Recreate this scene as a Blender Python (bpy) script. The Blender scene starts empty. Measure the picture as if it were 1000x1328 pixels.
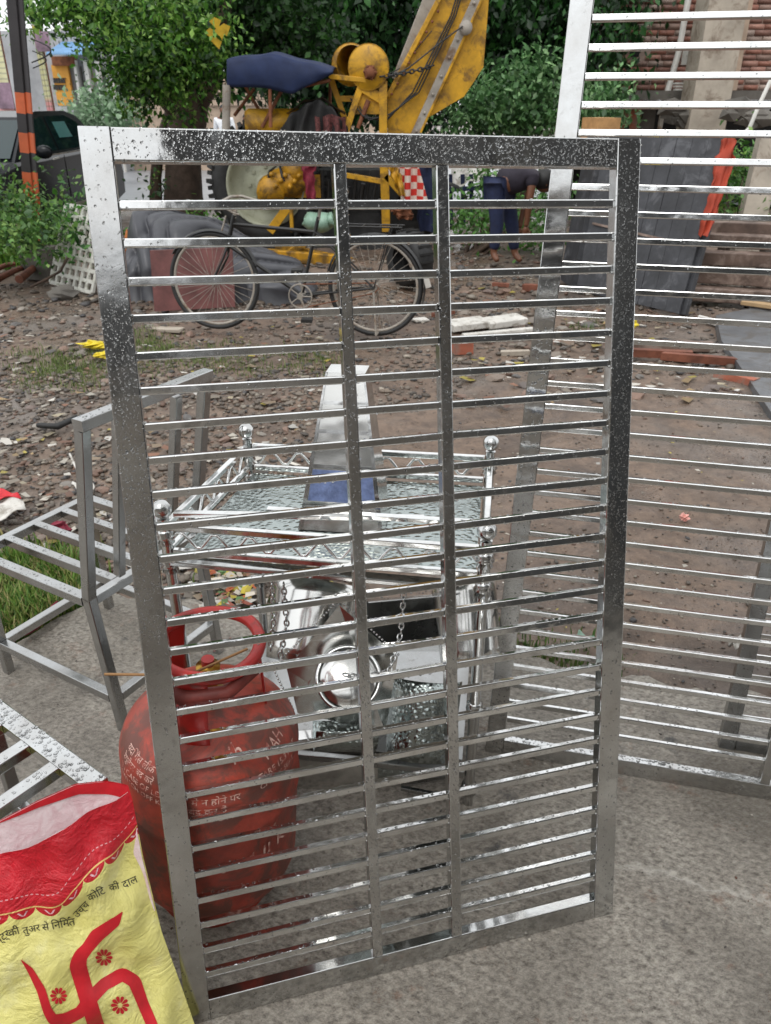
import bpy, math, random
import numpy as np
from mathutils import Vector, Matrix
random.seed(7); rng = np.random.default_rng(7)
SC = bpy.context.scene
# ------------------------------------------------------------------ camera
PITCH = math.radians(27.9); HC = 1.5
cam = bpy.data.cameras.new('camera'); cam_o = bpy.data.objects.new('camera', cam)
SC.collection.objects.link(cam_o); SC.camera = cam_o
cam.sensor_fit = 'HORIZONTAL'; cam.sensor_width = 36; cam.lens = 36
cam.clip_start = 0.05; cam.clip_end = 600
cam_o.location = (0, 0, HC); cam_o.rotation_euler = (math.radians(90) - PITCH, 0, 0)
cam.dof.use_dof = True; cam.dof.focus_distance = 1.35; cam.dof.aperture_fstop = 15
# ------------------------------------------------------------------ sky, sun, exposure
SUN_EL, SUN_AZ = math.radians(58), math.radians(200)
w = bpy.data.worlds.new('World'); SC.world = w; w.use_nodes = True
nt = w.node_tree; nt.nodes.clear()
sky = nt.nodes.new('ShaderNodeTexSky'); sky.sky_type = 'NISHITA'; sky.sun_disc = False
sky.sun_elevation = SUN_EL; sky.sun_rotation = SUN_AZ; sky.air_density = 1.0; sky.dust_density = 6.0; sky.ozone_density = 1
hs = nt.nodes.new('ShaderNodeHueSaturation'); hs.inputs['Saturation'].default_value = 0.12
mxw = nt.nodes.new('ShaderNodeMix'); mxw.data_type = 'RGBA'; mxw.inputs[0].default_value = 0.8
mxw.inputs[7].default_value = (10.6, 10.8, 11.0, 1)
bg = nt.nodes.new('ShaderNodeBackground'); bg.inputs[1].default_value = 0.125
ow = nt.nodes.new('ShaderNodeOutputWorld')
nt.links.new(sky.outputs[0], hs.inputs['Color']); nt.links.new(hs.outputs[0], mxw.inputs[6])
nt.links.new(mxw.outputs[2], bg.inputs[0]); nt.links.new(bg.outputs[0], ow.inputs[0])
sun = bpy.data.lights.new('sun', 'SUN'); sun.energy = 0.7; sun.angle = math.radians(25); sun.color = (1, .97, .93)
sun_o = bpy.data.objects.new('sun', sun); SC.collection.objects.link(sun_o)
sd = Vector((math.cos(SUN_EL) * math.sin(SUN_AZ), math.cos(SUN_EL) * math.cos(SUN_AZ), math.sin(SUN_EL)))
sun_o.rotation_euler = sd.to_track_quat('Z', 'Y').to_euler()
SC.view_settings.view_transform = 'Standard'; SC.view_settings.look = 'None'
SC.view_settings.gamma = 1; SC.view_settings.use_curve_mapping = False
SC.view_settings.exposure = 0.25

# ------------------------------------------------------------------ projection helpers
CT, ST = math.cos(PITCH), math.sin(PITCH)
def ray(px, py):
    x = (px - 500) / 1000; y = (py - 664) / 1000
    return Vector((x, CT - ST * y, -(ST + CT * y)))
def G(px, py, z=0.0):
    r = ray(px, py); return Vector((0, 0, HC)) + r * ((z - HC) / r.z)
def P(px, py, Y):
    r = ray(px, py); return Vector((0, 0, HC)) + r * (Y / r.y)
def lin(c):
    return tuple(((v / 12.92) if v <= .04045 else ((v + .055) / 1.055) ** 2.4) for v in c)
def hexc(h):
    return lin(tuple(int(h[i:i + 2], 16) / 255 for i in (0, 2, 4)))

# ------------------------------------------------------------------ materials
def new_mat(name):
    m = bpy.data.materials.new(name); m.use_nodes = True
    t = m.node_tree; b = t.nodes['Principled BSDF']
    return m, t, b
def N(t, kind, **kw):
    n = t.nodes.new(kind)
    for k, v in kw.items():
        if k.startswith('i_'):
            key = k[2:]; key = int(key) if key.isdigit() else key.replace('_', ' ')
            n.inputs[key].default_value = v
        else: setattr(n, k, v)
    return n
def coords(t, scale=(1, 1, 1), kind='Object'):
    tc = N(t, 'ShaderNodeTexCoord'); mp = N(t, 'ShaderNodeMapping'); mp.inputs['Scale'].default_value = scale
    t.links.new(tc.outputs[kind], mp.inputs[0]); return mp.outputs[0]
def noise(t, vec, scale, detail=4, rough=.55, dist=0.0):
    n = N(t, 'ShaderNodeTexNoise'); n.inputs['Scale'].default_value = scale
    n.inputs['Detail'].default_value = detail; n.inputs['Roughness'].default_value = rough
    n.inputs['Distortion'].default_value = dist; t.links.new(vec, n.inputs['Vector']); return n.outputs[0]
def ramp(t, fac, stops):
    r = N(t, 'ShaderNodeValToRGB'); e = r.color_ramp.elements
    while len(e) < len(stops): e.new(.5)
    for k, (p, c) in enumerate(stops):
        e[k].position = p; e[k].color = (*c, 1) if len(c) == 3 else c
    t.links.new(fac, r.inputs[0]); return r.outputs[0]
def mixc(t, fac, a, b, blend='MIX'):
    m = N(t, 'ShaderNodeMix', data_type='RGBA', blend_type=blend)
    for s, v in ((0, fac), (6, a), (7, b)):
        if hasattr(v, 'is_linked') or hasattr(v, 'links'): t.links.new(v, m.inputs[s])
        elif isinstance(v, (int, float)): m.inputs[s].default_value = v
        else: m.inputs[s].default_value = (*v, 1) if len(v) == 3 else v
    return m.outputs[2]
def bump(t, b, h, strength, dist=.01):
    n = N(t, 'ShaderNodeBump'); n.inputs['Strength'].default_value = strength; n.inputs['Distance'].default_value = dist
    t.links.new(h, n.inputs['Height']); t.links.new(n.outputs[0], b.inputs['Normal']); return n
def g(v): return (v, v, v)
def simple(name, col, rough=.6, var=.25, scale=8, metal=0.0, bumps=.0, bscale=60, spec=None, dirt=None, coord='Object'):
    m, t, b = new_mat(name); v = coords(t, kind=coord)
    n = noise(t, v, scale, 5, .6)
    lo = tuple(c * (1 - var) for c in col); hi = tuple(min(1, c * (1 + var)) for c in col)
    c = ramp(t, n, [(.34, lo), (.66, hi)])
    c = mixc(t, .5, c, ramp(t, noise(t, v, scale * 6, 5, .7), [(.35, g(1 - var * .9)), (.65, g(1.0))]), 'MULTIPLY')
    if dirt:
        n2 = noise(t, v, scale * 1.1, 8, .72, .5)
        f = ramp(t, n2, [(dirt[1] - .04, g(0)), (dirt[1] + .08, g(.85))]); c = mixc(t, f, c, dirt[0])
    t.links.new(c, b.inputs['Base Color']); b.inputs['Roughness'].default_value = rough; b.inputs['Metallic'].default_value = metal
    if spec is not None: b.inputs['Specular IOR Level'].default_value = spec
    if bumps: bump(t, b, noise(t, v, bscale, 4, .6), bumps, .004)
    return m
M = {}
def steel(name, base=.60, r0=.05, r1=.30, wav=.10, wscale=7, grime=.35):
    m, t, b = new_mat(name); v = coords(t)
    n = noise(t, v, 5, 6, .65, .4); fine = noise(t, v, 160, 3, .6)
    rr = ramp(t, n, [(.35, g(r0)), (.75, g(r1))]); t.links.new(rr, b.inputs['Roughness'])
    c = ramp(t, noise(t, v, 11, 6, .7, .3), [(.35, (base * .98, base, base * 1.0)), (.7, (base * .80, base * .79, base * .77))])
    g2 = ramp(t, noise(t, v, 38, 4, .7), [(.60, g(0)), (.75, g(grime))])
    c = mixc(t, g2, c, (.16, .15, .13)); t.links.new(c, b.inputs['Base Color'])
    b.inputs['Metallic'].default_value = 1
    h = noise(t, v, wscale, 3, .5); a = N(t, 'ShaderNodeMath', operation='MULTIPLY_ADD'); a.inputs[1].default_value = .02
    t.links.new(fine, a.inputs[0]); t.links.new(h, a.inputs[2]); bump(t, b, a.outputs[0], wav, .02)
    return m
M['steel'] = steel('stainless_steel', .62, .04, .30)
M['steel_bar'] = steel('stainless_steel_bar', .78, .06, .2, .09, 9, .3)
M['steel_dull'] = steel('dull_stainless_steel', .40, .18, .42, .10, 7, .8)
M['steel_chair'] = steel('weathered_steel_tube', .46, .16, .38, .08, 8, .5)
# wet sheet: rain drops as fine relief
m, t, b = new_mat('rain_wet_steel_sheet'); v = coords(t)
b.inputs['Metallic'].default_value = 1; b.inputs['Base Color'].default_value = (.36, .40, .39, 1); b.inputs['Roughness'].default_value = .2
vo = N(t, 'ShaderNodeTexVoronoi'); vo.inputs['Scale'].default_value = 75; t.links.new(v, vo.inputs['Vector'])
rr = ramp(t, vo.outputs['Distance'], [(.15, g(1)), (.62, g(0))]); bump(t, b, rr, .6, .003); M['wet_sheet'] = m
m, t, b = new_mat('polished_sheet'); v = coords(t)
b.inputs['Metallic'].default_value = 1; b.inputs['Roughness'].default_value = .16; b.inputs['Base Color'].default_value = (.66, .66, .64, 1)
bump(t, b, noise(t, v, 4, 3, .5), .25, .03); M['sheet'] = m
m, t, b = new_mat('rain_water')
b.inputs['Transmission Weight'].default_value = 1; b.inputs['Roughness'].default_value = .0; b.inputs['IOR'].default_value = 1.33
M['water'] = m
# concrete slab, wet, mottled
m, t, b = new_mat('wet_mottled_concrete'); v = coords(t)
n1 = noise(t, v, 2.6, 7, .62, .3); n3 = noise(t, v, 130, 4, .6)
mpr = N(t, 'ShaderNodeMapping'); mpr.inputs['Rotation'].default_value = (0, 0, .75); mpr.inputs['Scale'].default_value = (1, 1.5, 1); t.links.new(v, mpr.inputs[0]); n2 = noise(t, mpr.outputs[0], 60, 10, .80, .1)
c = ramp(t, n1, [(.38, hexc('918a7f')), (.5, hexc('b5ada1')), (.62, hexc('c6bfb3'))])
pit = ramp(t, n2, [(.38, g(.95)), (.60, g(0))]); c = mixc(t, pit, c, hexc('554e46'))
wht = ramp(t, noise(t, mpr.outputs[0], 55, 7, .75), [(.53, g(0)), (.68, g(.4))]); c = mixc(t, wht, c, hexc('b3b0a8'))
damp = ramp(t, noise(t, v, 1.3, 5, .6, .8), [(.42, g(.30)), (.52, g(0))]); c = mixc(t, damp, c, hexc('5a554e'))
dk = ramp(t, noise(t, v, 5.5, 6, .65), [(.30, g(.9)), (.37, g(0))]); c = mixc(t, dk, c, hexc('454443'))
rust = ramp(t, noise(t, v, 9, 6, .8), [(.58, g(0)), (.70, g(.5))]); c = mixc(t, rust, c, hexc('83583f'))
# pale winding crack line
tc = N(t, 'ShaderNodeTexCoord'); sx = N(t, 'ShaderNodeSeparateXYZ'); t.links.new(tc.outputs['Object'], sx.inputs[0])
def mth(op, a, b_=None, c_=None):
    n = N(t, 'ShaderNodeMath', operation=op)
    for k, q in enumerate((a, b_, c_)):
        if q is None: continue
        if hasattr(q, 'links'): t.links.new(q, n.inputs[k])
        else: n.inputs[k].default_value = q
    return n.outputs[0]
wob = mth('MULTIPLY', noise(t, v, 7, 5, .7), .16)
lin_e = mth('ADD', mth('MULTIPLY_ADD', sx.outputs[0], .32, sx.outputs[1]), wob)   # y + .32x + wobble
d = mth('ABSOLUTE', mth('SUBTRACT', lin_e, 1.405))
ln = ramp(t, d, [(.0, g(.5)), (.003, g(.28)), (.012, g(0))]); xr = ramp(t, sx.outputs[0], [(.42, g(0)), (.55, g(1))])
c = mixc(t, mixc(t, 1.0, ln, xr, 'MULTIPLY'), c, hexc('d2cdc4'))
t.links.new(c, b.inputs['Base Color'])
t.links.new(ramp(t, n1, [(.40, g(.18)), (.60, g(.55))]), b.inputs['Roughness'])
hh = mth('MULTIPLY_ADD', n3, .25, n2); bump(t, b, hh, 1.0, .008); M['slab'] = m
# dirt
m, t, b = new_mat('damp_brown_dirt'); v = coords(t)
n1 = noise(t, v, .9, 8, .65, .4); n2 = noise(t, v, 14, 6, .7)
c = ramp(t, n1, [(.36, hexc('564a41')), (.5, hexc('7d6a5b')), (.64, hexc('6c6056'))])
c = mixc(t, ramp(t, n2, [(.35, g(.6)), (.6, g(0))]), c, hexc('453a34'))
c = mixc(t, ramp(t, noise(t, v, 60, 4, .7), [(.6, g(0)), (.72, g(.5))]), c, hexc('a08d7c'))
c = mixc(t, ramp(t, noise(t, v, .6, 5, .6), [(.52, g(0)), (.66, g(.6))]), c, hexc('6d6a66'))
t.links.new(c, b.inputs['Base Color'])
t.links.new(ramp(t, noise(t, v, 1.6, 4, .6), [(.42, g(.12)), (.56, g(.75))]), b.inputs['Roughness'])
bump(t, b, n2, .8, .02); M['dirt'] = m
M['asphalt'] = simple('wet_asphalt', hexc('8d9094'), .35, .12, 3, bumps=.3, bscale=90)
M['drain'] = simple('dark_wet_cement', hexc('63666a'), .35, .3, 4, bumps=.5, bscale=40, dirt=(hexc('4d4a46'), .53))
def vcol(name, rough=.6, spec=.4, trans=0.0, var=0.0):
    m, t, b = new_mat(name); a = N(t, 'ShaderNodeAttribute'); a.attribute_name = 'Col'
    col = a.outputs['Color']
    if var:
        col = mixc(t, var, col, ramp(t, noise(t, coords(t), 120, 4, .7), [(.35, g(.35)), (.7, g(1.0))]), 'MULTIPLY')
    t.links.new(col, b.inputs['Base Color']); b.inputs['Roughness'].default_value = rough
    b.inputs['Specular IOR Level'].default_value = spec
    if trans:
        tr = N(t, 'ShaderNodeBsdfTranslucent'); t.links.new(col, tr.inputs[0])
        mx = N(t, 'ShaderNodeMixShader'); mx.inputs[0].default_value = trans
        t.links.new(b.outputs[0], mx.inputs[1]); t.links.new(tr.outputs[0], mx.inputs[2])
        t.links.new(mx.outputs[0], t.nodes['Material Output'].inputs[0])
    return m
M['leaf'] = vcol('leaf', .45, .5, .35); M['stones'] = vcol('pebbles', .55, .5, 0, .6); M['litter'] = vcol('litter', .5, .5, .1)
M['grass'] = vcol('grass_blade', .5, .4, .3)
# single stone: colour differs per object
m, t, b = new_mat('stone'); oi = N(t, 'ShaderNodeObjectInfo')
c = ramp(t, oi.outputs['Random'], [(0, hexc('6f675f')), (.3, hexc('857b70')), (.55, hexc('8a6f60')), (.8, hexc('5f5c5a')), (1, hexc('a39a8e'))])
c = mixc(t, .6, c, ramp(t, noise(t, coords(t), 40, 5, .7), [(.3, g(.5)), (.7, g(1.1))]), 'MULTIPLY')
t.links.new(c, b.inputs['Base Color']); b.inputs['Roughness'].default_value = .5; M['stone'] = m
M['bark'] = simple('tree_bark', hexc('5a4a3f'), .8, .45, 6, bumps=.9, bscale=25)
M['red_paint'] = simple('worn_red_cylinder_paint', hexc('a33f2e'), .5, .35, 11, bumps=.3, bscale=25, dirt=(hexc('5a3a30'), .49))
M['red_bright'] = simple('bright_red_paint', hexc('a81e18'), .38, .25, 12, bumps=.2, bscale=40, dirt=(hexc('66221a'), .54))
M['brass'] = simple('brass_valve', hexc('b08a3e'), .35, .2, 20, metal=1)
M['white_print'] = simple('white_stencil_paint', hexc('d9b5a8'), .6, .15, 60, dirt=(hexc('93382a'), .50))
M['black'] = simple('black_paint', g(.012), .4, .3, 10)
M['rubber'] = simple('black_rubber', g(.02), .6, .3, 12, bumps=.2)
M['yellow'] = simple('worn_yellow_paint', hexc('c8961c'), .5, .25, 4, bumps=.2, bscale=14, dirt=(hexc('6d4f22'), .53))
M['yellow_dirty'] = simple('greasy_yellow_paint', hexc('b98718'), .5, .3, 5, bumps=.2, bscale=20, dirt=(hexc('4c3a20'), .50))
M['grey_steel'] = simple('weathered_grey_steel', hexc('9b948a'), .55, .2, 5, dirt=(hexc('6e5238'), .56))
M['rust'] = simple('rusty_iron', hexc('7a4a30'), .8, .35, 12, bumps=.4)
M['dark_iron'] = simple('dark_greasy_iron', g(.03), .55, .5, 10)
M['blue_canvas'] = simple('navy_canvas', hexc('16264a'), .75, .2, 5, bumps=.4, bscale=14)
M['black_cloth'] = simple('black_cloth', g(.018), .8, .3, 6, bumps=.5, bscale=20)
M['grey_tarp'] = simple('grey_tarpaulin', hexc('44454a'), .42, .2, 4, bumps=.5, bscale=9)
M['maroon'] = simple('maroon_weathered_board', hexc('6d4340'), .6, .3, 6, bumps=.4)
M['orange_bag'] = simple('orange_kraft_bundle', hexc('c67a42'), .6, .25, 14, bumps=.8, bscale=25)
M['orange_cloth'] = simple('orange_cloth', hexc('a23a20'), .7, .15, 8, bumps=.6, bscale=22)
M['foam'] = simple('white_foam', hexc('cfccc5'), .6, .10, 12, dirt=(hexc('8b8378'), .55))
M['crate'] = simple('dirty_white_plastic', hexc('cfcec6'), .5, .12, 9, dirt=(hexc('7b7a62'), .56))
M['green_bag'] = simple('pale_green_plastic', hexc('86a592'), .4, .15, 12, bumps=.6, bscale=30)
M['cream'] = simple('cream_grey_paint', hexc('9fa18c'), .5, .12, 8, dirt=(hexc('6b6a55'), .6))
M['concrete'] = simple('weathered_concrete', hexc('aaa092'), .75, .18, 3, bumps=.3, bscale=18, dirt=(hexc('756657'), .56))
M['concrete_dark'] = simple('sooty_concrete', hexc('66625c'), .8, .35, 3, bumps=.5, bscale=12)
M['brick'] = simple('old_red_brick', hexc('a4604a'), .8, .35, 3.5, bumps=.5, bscale=30, dirt=(hexc('8d7b70'), .50))
M['mortar'] = simple('brick_mortar', hexc('a08d82'), .9, .3, 5)
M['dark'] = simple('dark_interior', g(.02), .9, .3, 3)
M['shed'] = simple('grimy_shed_wall', g(.16), .85, .3, 2); M['plaster_lit'] = simple('grey_plaster_wall', hexc('a39c93'), .85, .25, 2, dirt=(hexc('6b655e'), .52)); M['tall'] = simple('near_black_tall_wall', g(.06), .85, .4, 2)  # tall walls: one even near-black tone
M['board_black'] = simple('black_weathered_board', hexc('35363a'), .6, .35, 5, bumps=.6, bscale=16, dirt=(hexc('5b5c60'), .58))
M['timber'] = simple('wet_brown_timber', hexc('6c5a50'), .6, .35, 6, bumps=.5, bscale=22, dirt=(hexc('97857a'), .52))
M['red_timber'] = simple('reddish_timber', hexc('7d4c3a'), .6, .35, 10, bumps=.5)
M['pvc'] = simple('white_pvc', hexc('dcdad4'), .5, .08, 6, dirt=(hexc('9a958a'), .62))
M['skin'] = simple('brown_skin', hexc('6e4732'), .5, .1, 20)
M['hair'] = simple('black_hair', g(.01), .6, .3, 40)
M['shirt_dark'] = simple('dark_plum_shirt', hexc('2a2530'), .8, .2, 20)
M['shirt_white'] = simple('white_shirt', hexc('e4e6ea'), .8, .06, 20)
M['jeans'] = simple('blue_trousers', hexc('1b2544'), .8, .25, 20)
M['car_paint'] = simple('black_car_paint', hexc('181a1e'), .22, .1, 2, spec=.25)
M['plum'] = simple('plum_cloth', hexc('7c1f33'), .8, .3, 12, bumps=.6)
m, t, b = new_mat('car_glass'); b.inputs['Base Color'].default_value = (.012, .03, .032, 1); b.inputs['Roughness'].default_value = .04; M['glass'] = m
M['teal'] = simple('teal_sun_screen', hexc('3b8f8c'), .4, .1, 20)
M['blue_sheet'] = simple('blue_roof_sheet', hexc('7fa9cf'), .5, .12, 4)
M['ochre'] = simple('ochre_shutter', hexc('cf9336'), .6, .12, 4)
M['wall_grey'] = simple('grey_plaster', hexc('a5a6a8'), .8, .2, 2)
M['wall_pink'] = simple('pale_pink_plaster', hexc('cdb9b2'), .8, .15, 2)
M['wall_tan'] = simple('tan_plaster', hexc('b49f8c'), .8, .2, 3)
M['yellow_rag'] = simple('yellow_rag', hexc('d8c22e'), .6, .15, 15, bumps=.6)
M['leaf_yellow'] = simple('yellowed_leaf', hexc('c9a52c'), .5, .15, 20)
M['pink'] = simple('pink_scrap', hexc('e6a79c'), .6, .15, 20)
M['black_print'] = simple('black_print', g(.012), .6, .2, 20)
M['red_print'] = simple('red_print', hexc('c8202b'), .45, .12, 30)
M['blue_reflection'] = simple('painted_blue_reflection', hexc('6e7ea8'), .3, .35, 30, bumps=.4, bscale=80)  # colour of the blue reflection painted on the steel column
# band painted pole
M['pole_black'] = simple('black_pole_paint', hexc('2d2a2c'), .5, .2, 6)
M['pole_orange'] = simple('orange_pole_paint', hexc('bb5a33'), .55, .15, 6)
# checked cloth
m, t, b = new_mat('red_check_cloth'); ck = N(t, 'ShaderNodeTexChecker'); ck.inputs['Scale'].default_value = 14
ck.inputs[1].default_value = (*hexc('c8342a'), 1); ck.inputs[2].default_value = (*hexc('d9c9bd'), 1)
t.links.new(coords(t, (1, .01, 1)), ck.inputs[0]); t.links.new(ck.outputs[0], b.inputs['Base Color']); b.inputs['Roughness'].default_value = .8; M['check'] = m
# banner: flat print
m, t, b = new_mat('printed_banner'); v = coords(t, kind='UV'); sx = N(t, 'ShaderNodeSeparateXYZ'); t.links.new(v, sx.inputs[0])
c = ramp(t, sx.outputs[1], [(0, hexc('d99aa0')), (.14, hexc('d8a5a0')), (.2, hexc('d6d3ac')), (.75, hexc('d2cfa4')), (.95, hexc('cfc04a'))])
wv = N(t, 'ShaderNodeTexWave', wave_type='BANDS', bands_direction='Y'); wv.inputs['Scale'].default_value = 5.2; wv.inputs['Distortion'].default_value = 1.2
t.links.new(coords(t, (1, 1, 1), 'UV'), wv.inputs[0])
f = ramp(t, wv.outputs[0], [(.70, g(0)), (.86, g(.5))]); c = mixc(t, f, c, hexc('8d8a7c')); t.links.new(c, b.inputs['Base Color']); M['banner'] = m
M['banner_picture'] = simple('banner_portrait_print', hexc('8d7484'), .6, .45, 3)

# ------------------------------------------------------------------ mesh tools
def link(o, parent=None):
    SC.collection.objects.link(o)
    if parent is not None: o.parent = parent
    return o
def root_loc(p):
    if p is None: return Vector((0, 0, 0))
    while p.parent is not None: p = p.parent
    return Vector(p['_o']) if '_o' in p else Vector(p.location)
def fast_mesh(name, V, F, mats, parent=None, smooth=False, col=None, mi=None, uv=None):
    """V (n,3) array, F (m,k) array of equal sized faces"""
    V = np.asarray(V, dtype=np.float32); F = np.asarray(F, dtype=np.int32); k = F.shape[1]
    off = np.array(root_loc(parent), dtype=np.float32)
    me = bpy.data.meshes.new(name); me.vertices.add(len(V)); me.vertices.foreach_set('co', (V - off).ravel())
    me.loops.add(F.size); me.loops.foreach_set('vertex_index', F.ravel()); me.polygons.add(len(F))
    me.polygons.foreach_set('loop_start', np.arange(0, F.size, k, dtype=np.int32))
    me.polygons.foreach_set('loop_total', np.full(len(F), k, dtype=np.int32))
    if smooth: me.polygons.foreach_set('use_smooth', np.ones(len(F), dtype=bool))
    if not isinstance(mats, (list, tuple)): mats = [mats]
    for q in mats: me.materials.append(q)
    if mi is not None: me.polygons.foreach_set('material_index', np.asarray(mi, dtype=np.int32))
    me.update(calc_edges=True); me.validate()
    if col is not None:
        a = me.color_attributes.new('Col', 'FLOAT_COLOR', 'POINT')
        cc = np.ones((len(V), 4), dtype=np.float32); cc[:, :3] = col; a.data.foreach_set('color', cc.ravel())
    if uv is not None:
        l = me.uv_layers.new(name='UVMap'); l.data.foreach_set('uv', np.asarray(uv, dtype=np.float32)[F.ravel()].ravel())
    o = bpy.data.objects.new(name, me); return link(o, parent)
class MB:
    def __init__(s, tm=None): s.v = []; s.f = []; s.m = []; s.T = tm; s.sm = []
    def add(s, V, F, mi=0, sm=False):
        n = len(s.v)
        V = [Vector(q) for q in V]
        if s.T is not None: V = [s.T @ q for q in V]
        s.v += V; s.f += [tuple(i + n for i in q) for q in F]; s.m += [mi] * len(F); s.sm += [sm] * len(F); return s
    def box(s, c, size, R=None, mi=0):
        c = Vector(c); hx, hy, hz = (q / 2 for q in size)
        V = [Vector((x, y, z)) for x in (-hx, hx) for y in (-hy, hy) for z in (-hz, hz)]
        if R is not None: V = [R @ q for q in V]
        return s.add([c + q for q in V], [(0, 1, 3, 2), (4, 6, 7, 5), (0, 4, 5, 1), (2, 3, 7, 6), (0, 2, 6, 4), (1, 5, 7, 3)], mi)
    def beam(s, p, q, w, h, up=(0, 0, 1), r=.0025, mi=0, miter0=0.0, miter1=0.0, seg=2):
        """rectangular tube p->q, w across, h along up, rounded long edges"""
        p = Vector(p); q = Vector(q); d = (q - p).normalized(); up = Vector(up)
        u = (up - d * up.dot(d)).normalized(); a = d.cross(u)
        prof = []
        r = min(r, w * .3, h * .3)
        for (sx, sy, a0) in ((1, 1, 0), (-1, 1, 90), (-1, -1, 180), (1, -1, 270)):
            for k in range(seg + 1):
                an = math.radians(a0 + 90 * k / seg)
                prof.append((sx * (w / 2 - r) + r * math.cos(an), sy * (h / 2 - r) + r * math.sin(an)))
        n = len(prof); V = []
        for e, base, mt in ((0, p, miter0), (1, q, miter1)):
            for (x, y) in prof:
                V.append(base + a * x + u * y + d * (mt * x))
        F = [(k, (k + 1) % n, n + (k + 1) % n, n + k) for k in range(n)] + [tuple(range(n - 1, -1, -1)), tuple(range(n, 2 * n))]
        return s.add(V, F, mi)
    def tube(s, pts, r, seg=8, mi=0, closed=False, cap=True, sm=True):
        pts = [Vector(q) for q in pts]; n = len(pts); R = r if isinstance(r, (list, tuple)) else [r] * n
        prev = None; V = []
        for k in range(n):
            if closed: d = pts[(k + 1) % n] - pts[k - 1]
            else: d = pts[min(k + 1, n - 1)] - pts[max(k - 1, 0)]
            d.normalize()
            if prev is None:
                a = Vector((0, 0, 1)) if abs(d.z) < .9 else Vector((1, 0, 0))
                prev = (a - d * a.dot(d)).normalized()
            else: prev = (prev - d * prev.dot(d)).normalized()
            b = d.cross(prev)
            for j in range(seg):
                an = 2 * math.pi * j / seg; V.append(pts[k] + (prev * math.cos(an) + b * math.sin(an)) * R[k])
        F = []
        for k in range(n if closed else n - 1):
            k2 = (k + 1) % n
            for j in range(seg):
                j2 = (j + 1) % seg; F.append((k * seg + j, k * seg + j2, k2 * seg + j2, k2 * seg + j))
        s.add(V, F, mi, sm)
        if cap and not closed:
            s.add([V[j] for j in range(seg)], [tuple(range(seg - 1, -1, -1))], mi)
            s.add([V[(n - 1) * seg + j] for j in range(seg)], [tuple(range(seg))], mi)
        return s
    def lathe(s, prof, o, axis=(0, 0, 1), seg=24, mi=0, sm=True):
        o = Vector(o); ax = Vector(axis).normalized(); a = Vector((1, 0, 0)) if abs(ax.x) < .9 else Vector((0, 1, 0))
        a = (a - ax * a.dot(ax)).normalized(); b = ax.cross(a); V = []
        for (r, h) in prof:
            for j in range(seg):
                an = 2 * math.pi * j / seg; V.append(o + ax * h + (a * math.cos(an) + b * math.sin(an)) * max(r, 1e-4))
        F = [(k * seg + j, k * seg + (j + 1) % seg, (k + 1) * seg + (j + 1) % seg, (k + 1) * seg + j) for k in range(len(prof) - 1) for j in range(seg)]
        return s.add(V, F, mi, sm)
    def prism(s, poly, vec, mi=0):
        poly = [Vector(q) for q in poly]; vec = Vector(vec); n = len(poly)
        V = poly + [q + vec for q in poly]
        F = [tuple(range(n - 1, -1, -1)), tuple(range(n, 2 * n))] + [(k, (k + 1) % n, n + (k + 1) % n, n + k) for k in range(n)]
        return s.add(V, F, mi)
    def grid(s, fn, nu, nv, mi=0, sm=True, closed_u=False):
        V = [fn(i / nu, j / nv) for j in range(nv + 1) for i in range(nu + (0 if closed_u else 1))]
        w_ = nu if closed_u else nu + 1; F = []
        for j in range(nv):
            for i in range(nu):
                i2 = (i + 1) % w_; F.append((j * w_ + i, j * w_ + i2, (j + 1) * w_ + i2, (j + 1) * w_ + i))
        return s.add(V, F, mi, sm)
    def sphere(s, c, r, seg=12, rings=8, mi=0, sc=(1, 1, 1)):
        c = Vector(c)
        def f(u, v):
            th = math.pi * v; ph = 2 * math.pi * u
            return c + Vector((r * sc[0] * math.sin(th) * math.cos(ph), r * sc[1] * math.sin(th) * math.sin(ph), r * sc[2] * math.cos(th)))
        return s.grid(f, seg, rings, mi, True, True)
    def build(s, name, mat, parent=None, kind=None, local=False):
        off = Vector((0, 0, 0)) if local else root_loc(parent)
        me = bpy.data.meshes.new(name); me.from_pydata([v - off for v in s.v], [], s.f)
        for q in (mat if isinstance(mat, (list, tuple)) else [mat]): me.materials.append(q)
        me.polygons.foreach_set('material_index', s.m); me.polygons.foreach_set('use_smooth', s.sm)
        me.update()
        o = bpy.data.objects.new(name, me)
        if kind: o['kind'] = kind
        return link(o, parent)
def tag(o, label=None, cat=None, group=None, kind=None):
    if label: o['label'] = label
    if cat: o['category'] = cat
    if group: o['group'] = group
    if kind: o['kind'] = kind
    return o
def thing(name, loc, label, cat, group=None):
    o = bpy.data.objects.new(name, None); o.location = loc; o.empty_display_size = .1; link(o)
    return tag(o, label, cat, group)
def child(name, me, parent, loc=None):
    """another object sharing mesh data (vertex coordinates already relative to the root)"""
    o = bpy.data.objects.new(name, me); link(o, parent)
    if loc is not None: o.location = loc
    return o
def copy_tree(o, parent=None):
    c = o.copy(); link(c, parent)
    for ch in list(o.children): copy_tree(ch, c)
    return c
def RZ(a): return Matrix.Rotation(a, 3, 'Z')
def fbm(x, y, s=0.0):
    v = 0; a = 1; f = 1
    for k in range(4):
        v = v + a * np.sin(x * f * 1.7 + 1.3 * np.sin(y * f * 1.3 + s + k) + k * 2.1 + s) * np.sin(y * f * 1.9 + 1.1 * np.sin(x * f * 1.1 + k * 1.7) + s * 1.3)
        a *= .5; f *= 2.1
    return v

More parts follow.
